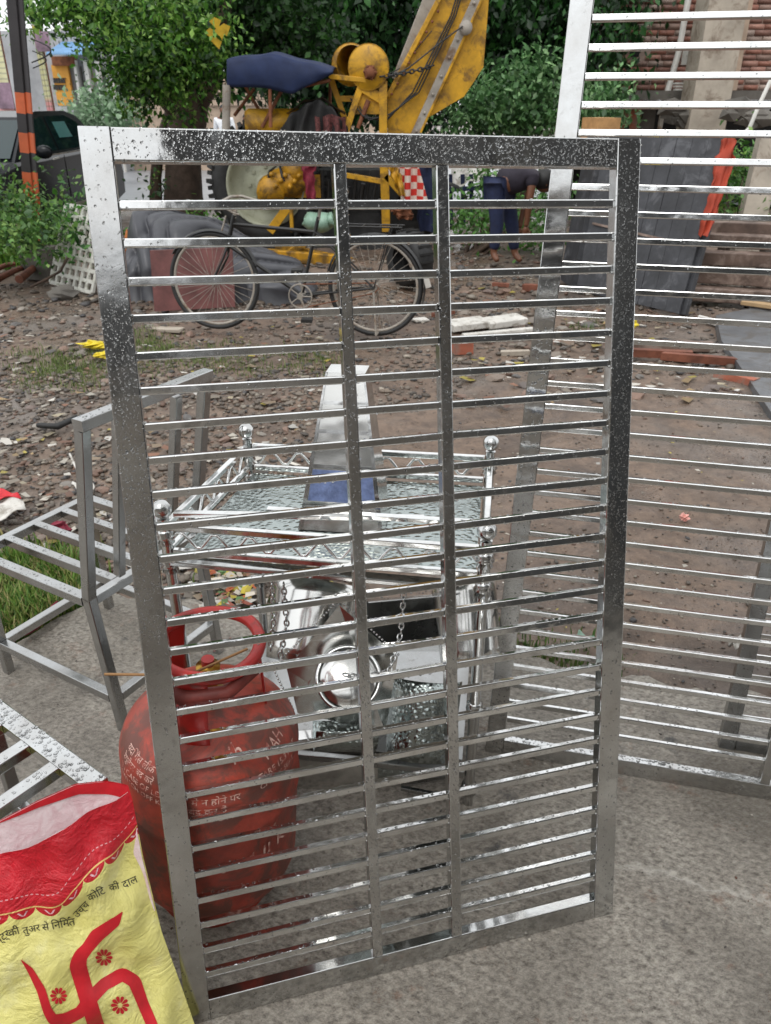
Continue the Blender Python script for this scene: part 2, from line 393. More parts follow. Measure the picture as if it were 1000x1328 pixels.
# ================================================================== SETTING
def slope(y): return np.where(y > 14, -(y - 14) * .03, 0.0)
def ground_z(x, y):
    x = np.asarray(x, dtype=float); y = np.asarray(y, dtype=float)
    return -.035 + .018 * fbm(x * 1.3, y * 1.3) + .012 * fbm(x * 5, y * 5, 2) + slope(y)
xs = np.linspace(-9, 9, 260); ys = np.concatenate([np.linspace(1.2, 8, 150), np.linspace(8.1, 32, 150)])
X, Y_ = np.meshgrid(xs, ys); Z = ground_z(X, Y_)
V = np.stack([X.ravel(), Y_.ravel(), Z.ravel()], 1); nx, ny = len(xs), len(ys)
I = (np.arange(ny - 1)[:, None] * nx + np.arange(nx - 1)[None, :]).ravel()
ground = fast_mesh('dirt_ground', V, np.stack([I, I + 1, I + nx + 1, I + nx], 1), M['dirt'], smooth=True); ground['kind'] = 'structure'
mb = MB(); mb.add([(-300, -300, -1.2), (300, -300, -1.2), (300, 300, -1.2), (-300, 300, -1.2)], [(0, 1, 2, 3)])
tag(mb.build('far_ground', M['dirt']), kind='structure')
mb = MB()
for (a, b_) in (((-60, -3), (-9, 14)), ((9, -3), (60, 14)), ((-60, 14), (-9, 32)), ((9, 14), (60, 32))):
    z0 = float(slope(np.array(a[1]))); z1 = float(slope(np.array(b_[1])))
    mb.add([(a[0], a[1], z0 - .06), (b_[0], a[1], z0 - .06), (b_[0], b_[1], z1 - .06), (a[0], b_[1], z1 - .06)], [(0, 1, 2, 3)])
tag(mb.build('side_ground', M['dirt']), kind='structure')
# road beyond the tree
def road_z(y): return float(slope(np.array(y))) + .03
mb = MB(); yy = [13.6, 14, 17, 20, 24, 27]
V = []
for y in yy: V += [(-60, y, road_z(y)), (60, y, road_z(y))]
mb.add(V, [(2 * k, 2 * k + 1, 2 * k + 3, 2 * k + 2) for k in range(len(yy) - 1)]); tag(mb.build('road', M['asphalt']), kind='structure')
# concrete slab with a broken edge
edge = [(-30, -1.0), (-6, .9), (-2.2, 1.45), (-1.2, 1.92), (-.96, 2.23), (-.52, 2.16), (0, 2.0), (.47, 1.87), (.73, 1.78), (1.1, 1.70), (2.2, 1.5), (6, 1.2), (30, 1.0)]
pts = []
for k in range(len(edge) - 1):
    a, b_ = Vector(edge[k]), Vector(edge[k + 1]); n = max(1, min(60, int((b_ - a).length / .025)))
    for j in range(n):
        q = a.lerp(b_, j / n); o = .022 * math.sin(q.x * 31) * math.sin(q.x * 13 + 1) + random.uniform(-.009, .009)
        pts.append((q.x, q.y + o))
pts.append(edge[-1]); bot = [(30, -40), (-30, -40)]
top = [(x, y, 0) for x, y in pts] + [(x, y, 0) for x, y in bot]; n = len(top)
mb = MB(); mb.add(top + [(x, y, -.12) for x, y, _ in top], [tuple(range(n - 1, -1, -1))] + [(k, (k + 1) % n, n + (k + 1) % n, n + k) for k in range(n)])
slab = tag(mb.build('concrete_pavement', M['slab']), kind='structure')
# dark cement drain slab at the right
mb = MB(); poly = [G(928, 412, .0), G(1010, 395, .0), G(1120, 420, .0), G(1120, 560, 0), G(1003, 545, .0), G(960, 480, .0), G(935, 445, 0)]
mb.prism([q - Vector((0, 0, .05)) for q in poly], (0, 0, .07)); tag(mb.build('cement_pavement', M['drain']), kind='structure')

# ------------------------------------------------------------------ gravel and stones
ico_v = []; ph = (1 + 5 ** .5) / 2
for a in (-1, 1):
    for b_ in (-ph, ph): ico_v += [(0, a, b_), (a, b_, 0), (b_, 0, a)]
ico_v = np.array(ico_v, dtype=float); ico_v /= np.linalg.norm(ico_v[0])
from itertools import combinations
ed = 1.06; ico_f = []
for a, b_, c_ in combinations(range(12), 3):
    p, q, r_ = ico_v[a], ico_v[b_], ico_v[c_]
    if all(abs(np.linalg.norm(x - y)) < 1.1 for x, y in ((p, q), (q, r_), (p, r_))):
        if np.dot(np.cross(q - p, r_ - p), p + q + r_) < 0: a, b_, c_ = a, c_, b_
        ico_f.append((a, b_, c_))
ico_f = np.array(ico_f)
def scatter(name, pos, size, flat, palette, mat, tmplV=ico_v, tmplF=ico_f, jitter=.25, parent=None):
    n = len(pos); k = len(tmplV); an = rng.uniform(0, 6.28, n)
    T = np.repeat(tmplV[None], n, 0) * (1 + rng.uniform(-jitter, jitter, (n, k, 1)))
    T = T * (np.asarray(size)[:, None, None] * np.stack([rng.uniform(.8, 1.5, n), rng.uniform(.6, 1.0, n), rng.uniform(flat[0], flat[1], n)], 1)[:, None, :])
    ca, sa = np.cos(an)[:, None], np.sin(an)[:, None]
    tilt = rng.uniform(-.4, .4, n)[:, None]
    x = T[..., 0] * ca - T[..., 1] * sa; y = T[..., 0] * sa + T[..., 1] * ca; z = T[..., 2] + x * tilt * .4
    Vv = np.stack([x, y, z], -1) + np.asarray(pos)[:, None, :]
    F = (tmplF[None] + (np.arange(n) * k)[:, None, None]).reshape(-1, tmplF.shape[1])
    pal = np.array([hexc(h) for h in palette]); c = pal[rng.integers(0, len(pal), n)] * rng.uniform(.7, 1.15, (n, 1))
    return fast_mesh(name, Vv.reshape(-1, 3), F, mat, parent, col=np.repeat(c, k, 0))
def px_region(n, x0, x1, y0, y1):
    px = rng.uniform(x0, x1, n); py = rng.uniform(y0, y1, n); r = np.stack([(px - 500) / 1000, CT - ST * (py - 664) / 1000, -(ST + CT * (py - 664) / 1000)], 1)
    tt = -HC / r[:, 2]; return r[:, 0] * tt, r[:, 1] * tt
def slab_y(x): return np.interp(x, [e[0] for e in edge], [e[1] for e in edge])
pos = []; size = []
for (n, x0, x1, y0, y1, s0, s1) in ((9000, -60, 470, 470, 800, .006, .022), (3500, -100, 600, 380, 520, .008, .028), (1300, 450, 1050, 430, 900, .003, .010),
                                    (2600, 560, 1050, 330, 480, .006, .034), (5000, 450, 1060, 440, 880, .0015, .005), (120, 480, 1050, 450, 800, .006, .016), (1500, -100, 700, 300, 400, .015, .05)):
    x, y = px_region(n, x0, x1, y0, y1); ok = y > slab_y(x) + .03; x, y = x[ok], y[ok]
    s_ = s0 + (s1 - s0) * rng.random(len(x)) ** 2.2
    pos.append(np.stack([x, y, ground_z(x, y) + s_ * .25], 1)); size.append(s_)
pos = np.concatenate(pos); size = np.concatenate(size)
gravel = scatter('gravel', pos, size, (.35, .6), ['6c6258', '7f756a', '5a534c', '8a7b6c', '7a5f50', '525050', 'a59b8d', '665c52', '72675c'], M['stones'])
tag(gravel, 'brown and grey gravel strewn over the damp dirt yard', 'gravel', kind='stuff')
# larger stones one by one
proto = []
for k in range(6):
    sub = {}; Vv = [list(q) for q in ico_v]; F = []
    def mid(a, b_):
        key = (min(a, b_), max(a, b_))
        if key not in sub:
            q = (np.array(Vv[a]) + np.array(Vv[b_])) / 2; q /= np.linalg.norm(q); sub[key] = len(Vv); Vv.append(list(q))
        return sub[key]
    for a, b_, c_ in ico_f:
        ab, bc, ca_ = mid(a, b_), mid(b_, c_), mid(c_, a); F += [(a, ab, ca_), (ab, b_, bc), (ca_, bc, c_), (ab, bc, ca_)]
    A = np.array(Vv) * (1 + rng.uniform(-.2, .2, (len(Vv), 1))); A = A * np.array([1.2, .85, .5])
    me = bpy.data.meshes.new('stone'); me.from_pydata([tuple(q) for q in A], [], F); me.materials.append(M['stone']); proto.append(me)
for (n, x0, x1, y0, y1, s0, s1, slab_l, sgrp) in ((80, 0, 450, 480, 760, .018, .034, 'small rough stone in the thick gravel between grass strip and slab, left half', 'stones in the left gravel'), (45, 0, 330, 390, 470, .025, .05, 'rough stone lying near the grass strip below the bicycle and weeds', 'stones near the grass strip'),
        (55, 580, 1000, 400, 520, .025, .055, 'rough stone in the rubble strip below the black boards and foam boards', 'stones in the right rubble strip'), (30, 590, 780, 340, 420, .03, .06, 'rough stone on the dirt around the bending man\'s feet', 'stones near the bending man')):
    x, y = px_region(n, x0, x1, y0, y1); ok = y > slab_y(x) + .05
    for xx, yy_ in zip(x[ok], y[ok]):
        s_ = random.uniform(s0, s1); o = bpy.data.objects.new('stone', random.choice(proto)); link(o)
        o.location = (xx, yy_, float(ground_z(xx, yy_)) + s_ * .2); o.scale = (s_, s_, s_); o.rotation_euler = (random.uniform(-.3, .3), random.uniform(-.3, .3), random.uniform(0, 6.3))
        tag(o, slab_l, 'stone', sgrp)

gx = rng.uniform(-1.3, 1.4, 900); gy_ = rng.uniform(.2, 2.0, 900); ok = gy_ < slab_y(gx) - .02; gx, gy_ = gx[ok], gy_[ok]
grit = scatter('grit', np.stack([gx, gy_, np.full(len(gx), .0005)], 1), .001 + .0028 * rng.random(len(gx)) ** 3, (.4, .8), ['8d857a', '5a544e', 'b9b2a6', '6f4e3e'], M['stones'])
tag(grit, 'fine loose grit lying on the wet concrete pavement', 'grit', kind='stuff')
# ------------------------------------------------------------------ leaves and grass
def leaf_cloud(name, blobs, size, palette, parent=None, mat=None, droop=.3, label=None, clump=13):
    """blobs: (centre, radii, count). small folded leaves gathered in clumps inside each blob"""
    allV = []; allC = []; pal = np.array([hexc(h) for h in palette])
    for (c, r, n) in blobs:
        nc = max(1, n // clump)
        d = rng.normal(size=(nc, 3)); d /= np.linalg.norm(d, axis=1)[:, None]; rad = rng.random(nc) ** (1 / 2.2)
        cc = np.array(c) + d * rad[:, None] * np.array(r)
        cs = pal[rng.integers(0, len(pal), nc)] * rng.uniform(.45, 1.35, (nc, 1))
        spread = size * rng.uniform(1.2, 3.2, (nc, 1)).repeat(clump, 0)
        q = np.repeat(cc, clump, 0) + rng.normal(size=(nc * clump, 3)) * spread * np.array([1, 1, .6]); col = np.repeat(cs, clump, 0) * rng.uniform(.8, 1.2, (nc * clump, 1))
        m_ = len(q); ax = rng.normal(size=(m_, 3)); ax[:, 2] -= droop * 2; ax /= np.linalg.norm(ax, axis=1)[:, None]
        up = rng.normal(size=(m_, 3)) + np.array([0, 0, 1.2]); sd_ = np.cross(ax, up); sd_ /= np.linalg.norm(sd_, axis=1)[:, None]; nn = np.cross(sd_, ax)
        L = size * rng.uniform(.4, 1.5, (m_, 1)); W = L * rng.uniform(.2, .36, (m_, 1))
        V4 = np.stack([q, q + ax * L * .5 + sd_ * W + nn * W * .35, q + ax * L, q + ax * L * .5 - sd_ * W + nn * W * .35], 1)
        allV.append(V4.reshape(-1, 3)); allC.append(np.repeat(col, 4, 0))
    V = np.concatenate(allV); C = np.concatenate(allC); n = len(V) // 4; b0 = np.arange(n)[:, None] * 4
    F = np.concatenate([b0 + np.array([[0, 1, 2]]), b0 + np.array([[0, 2, 3]])])
    return fast_mesh(name, V, F, mat or M['leaf'], parent, col=C)
def grass_patch(name, x, y, h, palette, label):
    n = len(x); z = ground_z(x, y); an = rng.uniform(0, 6.28, n); H_ = h * rng.uniform(.4, 1.2, n); w_ = H_ * .045 + .0012
    le = rng.uniform(.1, .7, n) * H_; dx, dy = np.cos(an), np.sin(an)
    b0 = np.stack([x - dy * w_, y + dx * w_, z - .01], 1); b1 = np.stack([x + dy * w_, y - dx * w_, z - .01], 1)
    m0 = np.stack([x - dy * w_ * .8 + dx * le * .35, y + dx * w_ * .8 + dy * le * .35, z + H_ * .6], 1); m1 = np.stack([x + dy * w_ * .8 + dx * le * .35, y - dx * w_ * .8 + dy * le * .35, z + H_ * .6], 1)
    tp = np.stack([x + dx * le, y + dy * le, z + H_], 1)
    V = np.stack([b0, b1, m0, m1, tp], 1).reshape(-1, 3); k = np.arange(n)[:, None] * 5
    F = np.concatenate([k + np.array([[0, 1, 3]]), k + np.array([[0, 3, 2]]), k + np.array([[2, 3, 4]])])
    pal = np.array([hexc(c) for c in palette]); C = np.repeat(pal[rng.integers(0, len(pal), n)] * rng.uniform(.7, 1.2, (n, 1)), 5, 0)
    return tag(fast_mesh(name, V, F, M['grass'], col=C), label, 'grass', kind='stuff')
def clumped(n, regs, k=60):
    xs_, ys_ = [], []
    for (x0, x1, y0, y1, wgt) in regs:
        m_ = int(n * wgt); cx, cy = px_region(max(3, m_ // k), x0, x1, y0, y1); i = rng.integers(0, len(cx), m_)
        xs_.append(cx[i] + rng.normal(size=m_) * .07); ys_.append(cy[i] + rng.normal(size=m_) * .07)
    x = np.concatenate(xs_); y = np.concatenate(ys_); ok = y > slab_y(x) + .01; return x[ok], y[ok]
x, y = clumped(9000, [(-60, 95, 715, 835, 1)], 25)
grass_patch('grass', x, y, .07, ['557a30', '6f8f40', '476628', '8a9650', '9a9160'], 'tall green grass along the slab edge under the steel chair')
x, y = clumped(5500, [(30, 140, 450, 500, .4), (150, 440, 440, 482, .42), (170, 220, 425, 455, .16)], 45)
grass_patch('grass', x, y, .034, ['6f8048', '65783e', '84905a', '56683a'], 'short green grass strip across the gravel behind the grille')
x, y = clumped(1600, [(660, 780, 838, 868, .5), (280, 330, 720, 760, .3), (730, 820, 405, 440, .2)], 50)
grass_patch('grass', x, y, .035, ['4c6a34', '66793f'], 'small grass tufts at the slab edge behind the leaning grilles')
x, y = clumped(9000, [(-80, 70, 262, 345, 1)], 30)
grass_patch('grass', x, y, .28, ['5d8a2c', '6f9a36', '46702a'], 'knee high weeds around the banded pole')
wb = []
for (px, py, Y, rx, rz, n) in ((8, 272, 7.6, .30, .19, 900), (58, 284, 7.5, .20, .12, 420), (12, 300, 7.1, .42, .2, 1100), (48, 300, 7.0, .2, .12, 300), (-50, 270, 7.4, .5, .4, 900), (80, 262, 7.9, .13, .07, 130), (74, 228, 8.1, .10, .06, 40), (4, 232, 7.8, .14, .10, 90)):
    wb.append((tuple(P(px, py, Y)), (rx, .4, rz), n))
o = leaf_cloud('leafy_weeds', wb, .055, ['55803a', '6a9348', '42682f', '34552b', '7a9a50'], droop=.1)
tag(o, 'thick green leafy weeds growing in front of the black car', 'weeds', kind='stuff')

# ================================================================== TREES AND FAR THINGS
# main tree
tb = G(238, 288); tree = thing('broadleaf_tree', (tb.x, tb.y, -.05), 'thick trunked leafy tree between the black car and the yellow crane', 'tree')
trk = MB(); T0 = tb + Vector((0, 0, -.1))
def PX(px, py, Y): return P(px, py, Y)
trk.tube([T0, P(238, 250, tb.y), P(238, 205, tb.y), P(243, 150, tb.y), P(248, 90, tb.y - .1), P(238, 20, tb.y), P(230, -60, tb.y)], [.34, .27, .24, .27, .26, .2, .15], 14)
trunk = trk.build('trunk', M['bark'], tree)
for pl, rr_ in (([P(246, 150, tb.y), P(272, 110, tb.y - .2), P(283, 50, tb.y - .4), P(300, -20, tb.y - .5)], [.16, .12, .09, .06]),
                ([P(240, 160, tb.y), P(205, 120, tb.y - .3), P(180, 60, tb.y - .5), P(165, -10, tb.y - .6)], [.12, .09, .07, .04]),
                ([T0 + Vector((-.42, .05, 0)), P(202, 230, tb.y), P(206, 190, tb.y - .1), P(225, 130, tb.y)], [.11, .08, .08, .06]),
                ([P(240, 70, tb.y), P(150, 30, tb.y - .5), P(90, 5, tb.y - .8)], [.08, .05, .02])):
    MB().tube(pl, rr_, 8).build('limb', M['bark'], tree)
bl = []
for (px, py, Y, rx, ry, rz, n) in ((200, 60, 10.2, .75, .7, .45, 3600), (170, 30, 10.4, .7, .7, .4, 2600), (130, 10, 10.6, .7, .6, .3, 1800), (245, 40, 10.4, .5, .6, .5, 2000),
                               (205, 105, 10.3, .34, .35, .25, 1000), (175, 95, 10.1, .3, .4, .25, 800), (270, 80, 10.4, .22, .3, .3, 600), (95, 5, 10.5, .45, .5, .18, 700),
                               (228, 148, 10.7, .16, .2, .08, 110), (60, 15, 10.4, .35, .4, .12, 260), (20, 25, 10, .3, .4, .1, 160), (175, 125, 10.6, .18, .2, .25, 330), (200, 232, 11.2, .07, .08, .2, 90), (255, 278, 11, .10, .1, .10, 80)):
    bl.append((tuple(P(px, py, Y)), (rx, ry, rz), n))
leaf_cloud('crown', bl, .07, ['4a7a2a', '5f9034', '355c24', '26461d', '78a646', '8fb55a'], tree)
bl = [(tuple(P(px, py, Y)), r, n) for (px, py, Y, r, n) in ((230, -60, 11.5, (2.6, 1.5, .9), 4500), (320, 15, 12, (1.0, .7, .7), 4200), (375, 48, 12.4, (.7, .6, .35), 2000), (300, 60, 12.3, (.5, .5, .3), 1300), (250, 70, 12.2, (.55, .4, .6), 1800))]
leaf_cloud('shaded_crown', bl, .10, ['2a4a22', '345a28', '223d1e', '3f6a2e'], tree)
for (px, py) in ((278, 22), (284, 34), (272, 36), (280, 47), (290, 30)):
    q = P(px, py, 9.8); mb = MB(); mb.add([q, q + Vector((.07, 0, -.03)), q + Vector((.02, .02, -.12)), q + Vector((-.06, 0, -.04))], [(0, 1, 2), (0, 2, 3)])
    mb.build('yellow_leaf', M['leaf_yellow'], tree)
def bg_tree(x, y, h, tr, label, blobs, size, pal, name='neem_tree'):
    z = float(ground_z(x, y)); t_ = thing(name, (x, y, z), label, 'tree', None)
    MB().tube([(x, y, z - .1), (x + .1, y, z + h * .3), (x - .1, y, z + h * .6), (x, y, z + h)], [tr, tr * .8, tr * .6, tr * .3], 10).build('trunk', M['bark'], t_)
    leaf_cloud('crown', blobs, size, pal, t_, droop=.8); return t_
dark = ['1d3a1c', '274a22', '2f5a2a', '183018', '3a6a2e']
bl = [(tuple(P(px, py, Y)), (rx, .9, rz), n) for (px, py, Y, rx, rz, n) in ((400, 30, 15, 1.3, 1.3, 7000), (480, 60, 15, 1.0, 1.1, 5000), (360, 75, 15.5, .9, .35, 1500), (470, -40, 15, 2, 1, 5000), (440, 100, 15.5, .8, .8, 2500))]
bg_tree(float(P(420, 0, 15.4).x), 15.4, 3.2, .18, 'dark dense tree directly behind the blue canopy and the winch', bl, .14, dark)
bl = [(tuple(P(px, py, Y)), (rx, .9, rz), n) for (px, py, Y, rx, rz, n) in ((640, 30, 14, 1.0, 1.3, 7000), (700, 50, 14, 1.0, 1.2, 6500), (740, -10, 13.5, 1.2, .9, 4500), (660, 100, 14.3, .9, .7, 3500), (560, 60, 15.3, .9, 1.5, 4500), (775, 40, 13, .35, .7, 1500), (765, 100, 13, .3, .5, 900))]
bg_tree(float(P(690, 0, 14.4).x), 14.4, 3.0, .16, 'dark feathery tree beside the brick building right of the crane boom', bl, .12, dark)
lt = ['6f9a62', '5b8650', '86ab74', '4a7242', '3c6236']
def bush(label, blobs, size, pal, name='bush'):
    c = blobs[0][0]; z = float(ground_z(c[0], c[1])); t_ = thing(name, (c[0], c[1], z), label, 'bush')
    mb = MB()
    for k in range(9):
        a = random.uniform(0, 6.3); bl_ = random.choice(blobs)
        mb.tube([(c[0] + .1 * math.cos(a), c[1] + .1 * math.sin(a), z - .05), ((c[0] + bl_[0][0]) / 2, c[1], (z + bl_[0][2]) / 2), bl_[0]], [.03, .02, .01], 5)
    mb.build('stems', M['bark'], t_); leaf_cloud('foliage', blobs, size, pal, t_, droop=.1); return t_
B = lambda L: [(tuple(P(px, py, Y)), (rx, .45, rz), n) for (px, py, Y, rx, rz, n) in L]
bush('pale green leafy shrub below the dark tree, behind the grille top rail', B([(660, 140, 12, .55, .45, 1700), (700, 120, 12, .35, .45, 1000), (625, 150, 12, .4, .3, 900), (720, 160, 12, .3, .3, 600), (675, 100, 12.3, .35, .3, 600)]), .09, lt)
bush('shrub with round leaves at the foot of the brick building wall', B([(775, 140, 11, .3, .28, 700), (790, 120, 11.3, .2, .2, 300), (770, 160, 11, .3, .2, 400)]), .08, lt)
bush('low green bush around the bending man', B([(615, 280, 9.4, .3, .25, 800), (690, 300, 9.2, .35, .22, 800), (720, 255, 9.6, .3, .25, 500), (660, 250, 9.8, .35, .35, 600), (635, 225, 9.9, .3, .2, 400)]), .06, ['4f7f35', '3f6a2c', '64924a'])
bush('green weeds between the orange cloth and the concrete posts', B([(945, 270, 8.2, .3, .25, 700), (965, 215, 8.6, .3, .3, 600), (940, 230, 8.7, .25, .3, 400)]), .06, ['4f7f35', '3f6a2c', '7fa052', '64924a'])
bush('grey green bush in front of the far shops, left of the tree', B([(128, 140, 19, .55, .45, 700), (112, 154, 18.5, .4, .3, 450), (148, 150, 19, .5, .4, 500)]), .13, ['7d9a78', '678862', '93ad8c'])
bush('small green clump growing beside the tree foot, left of the wheel', B([(255, 296, 10.2, .16, .12, 200), (275, 296, 10.2, .2, .08, 120)]), .06, ['4f7f35', '5f9a40'])

# --- brick building, right
YB = 13.2; bx0 = P(768, 60, YB).x; bx1 = P(1120, 60, YB).x; zt = P(900, -120, YB).z; zl = P(850, 118, YB).z
bb = thing('brick_building', ((bx0 + bx1) / 2, YB, 0), 'old red brick building with a pale pillar and white drain pipe, upper right', 'building')
mb = MB(); mb.box(((bx0 + bx1) / 2, YB + .30, (zt + zl) / 2), (bx1 - bx0, .4, zt - zl)); mb.build('wall', M['mortar'], bb)
win = (P(821, 55, YB), P(831, 73, YB)); pv = []
z = zl + .01; row = 0
tb_v = np.array([(x, y, z_) for x in (-.5, .5) for y in (-.5, .5) for z_ in (-.5, .5)]); tb_f = np.array([(0, 1, 3, 2), (4, 6, 7, 5), (0, 4, 5, 1), (2, 3, 7, 6), (0, 2, 6, 4), (1, 5, 7, 3)])
Vs = []; Fs = []; n = 0; cs = []
while z < zt - .08:
    x = bx0 + (row % 2) * .12 + random.uniform(-.1, .02)
    while x < bx1 - .2:
        cx, cz = x + .11, z + .037
        if not (win[0].x - .1 < cx < win[1].x + .1 and win[1].z - .03 < cz < win[0].z + .03):
            Vs.append(tb_v * np.array([.226, .10, .070]) * np.array([random.uniform(.9, 1.02), 1, random.uniform(.85, 1.04)]) + np.array([cx, YB + .128 + random.uniform(-.006, .006), cz])); Fs.append(tb_f + n); n += 8
            cs.append(np.tile(np.array(hexc(random.choice(['a87260', '9b6856', 'b58675', '967a6d', 'b09a8d', '8c6456']))) * random.uniform(.8, 1.1), (8, 1)))
        x += .235
    z += .078; row += 1
o = fast_mesh('bricks', np.concatenate(Vs), np.concatenate(Fs), M['stones'], bb, col=np.concatenate(cs)); o['kind'] = 'stuff'
mb = MB(); q0, q1 = win; mb.box(((q0.x + q1.x) / 2, YB + .12, (q0.z + q1.z) / 2), (q1.x - q0.x, .06, q0.z - q1.z)); mb.build('window', M['dark'], bb)
mb = MB(); mb.box(((bx0 + bx1) / 2 + .2, YB - .12, zl - .06), (bx1 - bx0 + .2, .62, .12)); mb.build('ledge', M['concrete_dark'], bb)
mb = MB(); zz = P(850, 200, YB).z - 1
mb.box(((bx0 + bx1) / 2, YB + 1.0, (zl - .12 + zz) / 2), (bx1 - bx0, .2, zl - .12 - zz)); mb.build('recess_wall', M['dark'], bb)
for k, (xa, xb) in enumerate(((775, 835), (838, 862))):
    a = P(xa, 125, YB); c_ = P(xb, 125, YB); mb = MB(); mb.box(((a.x + c_.x) / 2, YB + .1 + .3 * k, (zl - .12 + zz) / 2), (c_.x - a.x, .2, zl - .12 - zz)); mb.build('lower_wall', M['brick'] if k == 0 else M['concrete_dark'], bb)
mb = MB(); mb.tube([P(900, -40, YB - .2), P(880, 68, YB - .2), P(865, 122, YB - .2)], .045, 10); mb.build('drain_pipe', M['pvc'], bb)
mb = MB(); mb.tube([P(862, 126, YB - .2), P(853, 185, YB - .2)], .04, 8); mb.build('lower_pipe', M['grey_steel'], bb)
a = P(893, 165, 12); c_ = P(941, 165, 12); d_ = P(922, -60, 12.0); e_ = P(985, -60, 12.0); f_ = P(893, 215, 12.0); g_ = P(938, 215, 12.0)
mb = MB(); zt_ = d_.z
mb.prism([(a.x, 12, f_.z - .6), (c_.x, 12, f_.z - .6), (c_.x, 12, zt_), (a.x, 12, zt_)], (0, .5, 0)); mb.build('pillar', M['concrete'], bb)
mb = MB(); a = P(958, 60, 12.3); c_ = P(985, 60, 12.3); mb.box(((a.x + c_.x) / 2 - .1, 12.6, (zl + zt) / 2), (.25, .2, zt - zl)); mb.build('side_pillar', M['wall_tan'], bb)
mb = MB(); a = P(890, 58, 12.9); c_ = P(912, 84, 12.9); mb.box(((a.x + c_.x) / 2, 12.85, (a.z + c_.z) / 2), (c_.x - a.x, .3, a.z - c_.z)); mb.build('white_sill', M['pvc'], bb)
for k in range(5):
    a = P(892, 108 + k * 4, 12.8); mb = MB(); mb.box((a.x, 12.9, a.z), (.32, .12, .022)); mb.build('slat', M['pvc'], bb)
def cloth_strip(name, pts, wid, mat, label, cat, thick=.02, parent=None, seed=0):
    mb = MB(); pts = [Vector(p) for p in pts]; nv = (len(pts) - 1) * 8
    def f(u, v):
        s_ = v * (len(pts) - 1); k = min(int(s_), len(pts) - 2); q = pts[k].lerp(pts[k + 1], s_ - k); a = u * 2 * math.pi
        w_ = (wid[k] + (wid[k + 1] - wid[k]) * (s_ - k)) / 2
        w_ *= 1 + .12 * math.sin(v * 23 + seed) + .07 * math.sin(v * 51 + seed)
        return q + Vector((math.cos(a) * w_, math.sin(a) * thick * (1 + .6 * math.sin(u * 31 + v * 9 + seed)) + .02 * math.sin(u * 19 + v * 14 + seed), .01 * math.sin(u * 13 + v * 30)))
    mb.grid(f, 28, nv, 0, True, True)
    o = mb.build(name, mat, parent)
    if label: tag(o, label, cat)
    return o
cloth_strip('hanging_cloth', [P(909, 16, 12.7), P(908, 34, 12.7), P(905, 46, 12.7)], [.08, .1, .16], M['pink'], 'pink cloth hanging in the gap beside the white drain pipe', 'cloth')
# rubble heap under the building ledge
mb = MB()
for k in range(34):
    side = random.random() < .5
    q = P(random.uniform(872, 897) if side else random.uniform(944, 988), random.uniform(138, 158), 12.2 if side else 11.6)
    s_ = random.uniform(.08, .2); mb.add([q + Vector(tuple(v_ * s_ * random.uniform(.7, 1.2))) * 1.0 for v_ in ico_v * np.array([1.3, .8, .7])], [tuple(f) for f in ico_f])
tag(mb.build('rubble_heap', M['concrete_dark']), 'heap of broken grey concrete lumps on both sides of the pale pillar', 'rubble', kind='stuff')
# leaning white pole far right
mb = MB(); mb.tube([P(1012, 78, 9.5), P(985, 135, 9.4), P(972, 166, 9.4)], .022, 8); mb.tube([P(972, 166, 9.4), P(960, 178, 9.4)], .02, 8)
tag(mb.build('thin_pipe', M['pvc']), 'thin pale pipe leaning at the right edge beside the pillar', 'pipe')
# concrete post at right edge + dark block
a = P(987, 178, 7.9); c_ = P(957, 307, 7.6)
mb = MB(); d1 = (c_ - a).normalized(); c2 = c_ + d1 * .55; mb.prism([a, c2, c2 + Vector((.28, .1, 0)), a + Vector((.28, .1, 0))], (0.05, .22, 0))
tag(mb.build('concrete_post', M['concrete']), 'pale leaning concrete post at the right edge beside the green weeds', 'post')
q = G(985, 352); mb = MB(); mb.box((q.x + .25, q.y + .2, .14), (.7, .4, .3), RZ(.3)); tag(mb.build('concrete_block', M['concrete_dark']), 'dark concrete block behind the timbers at the right edge', 'block')
# timber stack right
for k, (y0, y1, dz, Yk) in enumerate(((386, 398, .0, 0), (368, 384, .13, .16), (348, 366, .24, .34), (330, 340, .36, .52), (312, 322, .45, .72))):
    a = G(893 + k * 5, 388); c_ = G(1100, 404); a = a + Vector((random.uniform(-.08, .1), Yk + random.uniform(-.04, .04), dz)); c_ = c_ + Vector((0, Yk + random.uniform(-.1, .1), dz + random.uniform(0, .02)))
    mb = MB(); mb.beam(a + Vector((0, 0, .06)), c_ + Vector((0, 0, .06)), .17, .11, r=.008)
    tag(mb.build('timber_beam', M['timber']), ['wet brown timber beam at the bottom front of the stack beside the black board', 'second timber beam from the bottom of the stack by the black board',
        'middle timber beam of the stack by the black board', 'fourth timber beam from the bottom of the stack by the black board', 'topmost rear timber beam of the stack below the green weeds'][k], 'timber', 'timber beams stacked beside the black board')
a = G(955, 396) + Vector((0, -.1, .05)); mb = MB(); mb.beam(a, G(1090, 418) + Vector((0, 0, .05)), .09, .03)
tag(mb.build('plank', simple('yellow_new_wood', hexc('b89a72'), .6, .15, 8)), 'pale tan plank lying in front of the timber stack', 'plank')

